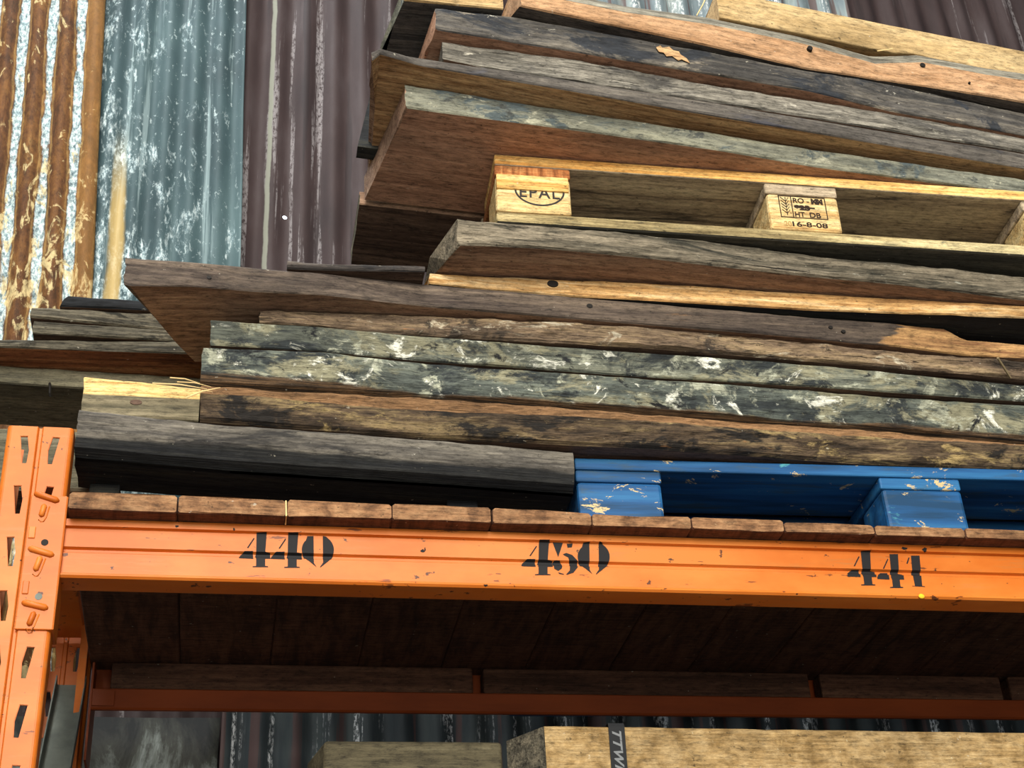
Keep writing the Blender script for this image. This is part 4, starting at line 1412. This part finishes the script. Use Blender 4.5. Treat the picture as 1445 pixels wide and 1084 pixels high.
o = BOARD[LABEL['B2B']]
knot(o, 192, 568, FRONT[LABEL['B2B']](at_y(192, 568, 0.005).x)[0] - 0.0004, 0.0045, 'under_dark', 'wood_knot', 2.0)
o = BOARD[LABEL['B6']]
for px, row, r in ((295, 392, 0.0028), (832, 432, 0.0040), (1172, 462, 0.0030), (1190, 468, 0.0030)):
    knot(o, px, row, FRONT[LABEL['B6']](at_y(px, row, -0.02).x)[0] - 0.0004, r, 'dark_steel', 'nail_hole', 1.3)
o = BOARD[LABEL['B13']]
Yg = FRONT[LABEL['B13']](at_y(945, 75, -0.2).x)[0]
fb = fill_2d([[(lambda q: (q.x, q.z))(at_y(u, v, Yg)) for u, v in ((925, 69), (931, 66), (934, 69), (944, 67), (950, 72), (958, 73), (960, 77), (969, 82), (974, 89), (962, 84), (957, 86), (948, 80), (940, 81), (936, 76), (929, 75))]], 0.0004)
for v in fb.verts:
    v.co = (v.co.x, FRONT[LABEL['B13']](v.co.x)[0] - 0.0022 - v.co.z, v.co.y)
g_ = bm_to('gouge', fb, M['under_grain'])
g_.parent = o
g_.matrix_parent_inverse = o.matrix_world.inverted()

# black plank end jutting from the back of the stack
yk = cy(526, 212, 0.822)
A, B, C, D = at_y(523, 132, yk), at_y(533, 150, yk), at_y(526, 212, yk), at_y(504.5, 206.5, yk)
bm = bmesh.new()
fr = [bm.verts.new(q) for q in (A, B + Vector((0.04, 0, 0)), C + Vector((0.05, 0, 0)), D)]
bk_ = [bm.verts.new(v.co + Vector((0, 0.03, 0))) for v in fr]
bm.faces.new(fr)
bm.faces.new(bk_[::-1])
for k in range(4):
    bm.faces.new((fr[k], fr[(k + 1) % 4], bk_[(k + 1) % 4], bk_[k]))
tag(bm_to('board', bm, M['black_wood']), 'black painted board end jutting out behind the top left of the stack', 'board')

# ------------------------------------------------------------------ boards at the back left
zc = [0.4745, 0.4745]
LB = [((10, 514.5, 541), (110, 521, 548), 0.14, ('olive', 'olive', 'olive'), -0.35, 'wide olive grey board with a black staple, above the orange post', 0.003),
      ((10, 478, 491), (220, 480, 498), 0.15, ('greydark', 'redbrown', 'redbrown'), -0.35, 'board with a charred edge and red-brown underside at the left edge of the photo', 0.003),
      ((48, 451, 471), (215, 464, 480), 0.12, ('greydark', 'under_dark', 'greydark'), None, 'middle of three short dark boards at the back left', 0.004),
      ((44, 432.5, 448), (200, 440, 463), 0.12, ('greydark', 'under_dark', 'greydark'), None, 'second from top of the short dark boards at the back left, with a white scrap', 0.005),
      ((86, 417, 432.5), (187, 422.5, 436.5), 0.12, ('black_wood', 'under_dark', 'black_wood'), None, 'topmost short black board at the back left', 0.003)]
prev = LABEL['B5']
for a_, b_, dp, mt, xl, lab, ed in LB:
    ya = cy(a_[0], a_[2], zc[0])
    yb = cy(b_[0], b_[2], zc[1])
    zc = [at_y(a_[0], a_[1], ya).z, at_y(b_[0], b_[1], yb).z]
    board('board', lab, 'board', [a_, b_], (a_[0], ya), (b_[0], yb), dp, mt, xr=0.70, xl=xl, edge=ed, rough=0.003, lslant=0.012 if 'topmost' in lab else 0, under=(prev,))
    prev = lab
o = BOARD['wide olive grey board with a black staple, above the orange post']
q = at_y(70.5, 551, cy(60, 545, 0.4745) - 0.001)
bm = bmesh.new()
bm_tube(bm, [q + Vector((-0.002, 0, 0.014)), q + Vector((0.0, -0.004, 0.006)), q + Vector((0.001, -0.004, -0.008)), q + Vector((0.002, 0, -0.012))], 0.0022, 6)
s_ = bm_to('staple', bm, M['dark_steel'])
s_.parent = o
s_.matrix_parent_inverse = o.matrix_world.inverted()

# loose straws and twine
for nm, pts, r, m, lab, cat in (
        ('straw', [(1408, 505, -0.0), (1426, 533, 0.03)], 0.0022, 'twine', 'thin broken twig leaning between boards at the right edge', 'twig'),
        ('straw', [(996, -3, -0.235), (991, 8, -0.236), (983, 22, -0.232)], 0.0011, 'straw', 'pale straw hanging at the top of the stack', 'straw'),
        ('straw', [(1238, 72, -0.19), (1260, 69, -0.20)], 0.0011, 'straw', 'pale splinter lying on the bark edge of the orange board', 'straw'),
('straw', [(403.5, 707, -0.029), (404, 728, -0.030), (403, 740, -0.006)], 0.0014, 'straw', 'straw stuck between deck planks above the number 440', 'straw')):
    bm = bmesh.new()
    bm_tube(bm, [at_y(*p_) for p_ in pts], r, 5)
    tag(bm_to(nm, bm, M[m]), lab, cat)

for o in COL.objects:
    if o.parent is None and o.get('category') == 'board' and not o.get('group'):
        o['group'] = 'boards at the back left' if ('back left' in o['label'] and 'edge' not in o['label']) or 'staple' in o['label'] or 'left edge of the photo' in o['label'] else 'weathered boards of the big stack'
    elif o.parent is None and o.get('category') == 'metal sheet':
        o['group'] = 'corrugated sheets on the back wall'
    elif o.parent is None and o.get('category') == 'pallet':
        o['group'] = 'wooden pallets in the stack'
    elif o.parent is None and o.get('category') == 'bearer':
        o['group'] = 'bearers under the charcoal timber'

# ------------------------------------------------------------------ light: daylight from the shed door and back roof, plus added fill lamps
w = bpy.data.worlds.new('world')
SC.world = w
w.use_nodes = True
wt = w.node_tree
bg = wt.nodes['Background']
tcw = wt.nodes.new('ShaderNodeTexCoord')
sepw = wt.nodes.new('ShaderNodeSeparateXYZ')
wt.links.new(tcw.outputs['Generated'], sepw.inputs[0])
mr = wt.nodes.new('ShaderNodeMapRange')
mr.inputs[1].default_value, mr.inputs[2].default_value = 0.55, 0.75
mr.inputs[3].default_value, mr.inputs[4].default_value = 0.18, 6.0   # dim shed towards the front, bright sky beyond the back wall
wt.links.new(sepw.outputs['Y'], mr.inputs[0])
wt.links.new(mr.outputs[0], bg.inputs[1])
bg.inputs[0].default_value = (0.80, 0.89, 1.0, 1)


def area(name, loc, target, sx, sy, power, col):
    ld = bpy.data.lights.new(name, 'AREA')
    ld.shape = 'RECTANGLE'
    ld.size, ld.size_y = sx, sy
    ld.energy = power
    ld.color = col
    o = bpy.data.objects.new(name, ld)
    COL.objects.link(o)
    o.location = loc
    d = Vector(target) - Vector(loc)
    o.rotation_euler = d.to_track_quat('-Z', 'Y').to_euler()
    return o


area('door_light', (0.1, -5.2, 1.9), (0.9, 0.0, 0.3), 3.0, 2.4, 480, (1.0, 0.95, 0.86))
area('top_fill_light', (-0.4, -2.6, 4.2), (0.8, 0.0, 0.3), 2.0, 1.2, 110, (1.0, 0.97, 0.92))  # fill lamp added above to brighten the beam lips
area('low_fill_light', (0.6, -6.5, -1.3), (0.9, 0.0, 0.2), 4.0, 1.6, 90, (1.0, 0.94, 0.85))  # fill lamp added low in front to lift the undersides
area('back_roof_light', (-0.2, 0.45, 3.9), (0.7, 0.0, 0.9), 2.2, 0.6, 90, (0.92, 0.97, 1.0))

SC.view_settings.view_transform = 'Standard'
SC.view_settings.look = 'None'
SC.view_settings.exposure = 0.0
SC.view_settings.gamma = 1.0
SC.view_settings.use_curve_mapping = False
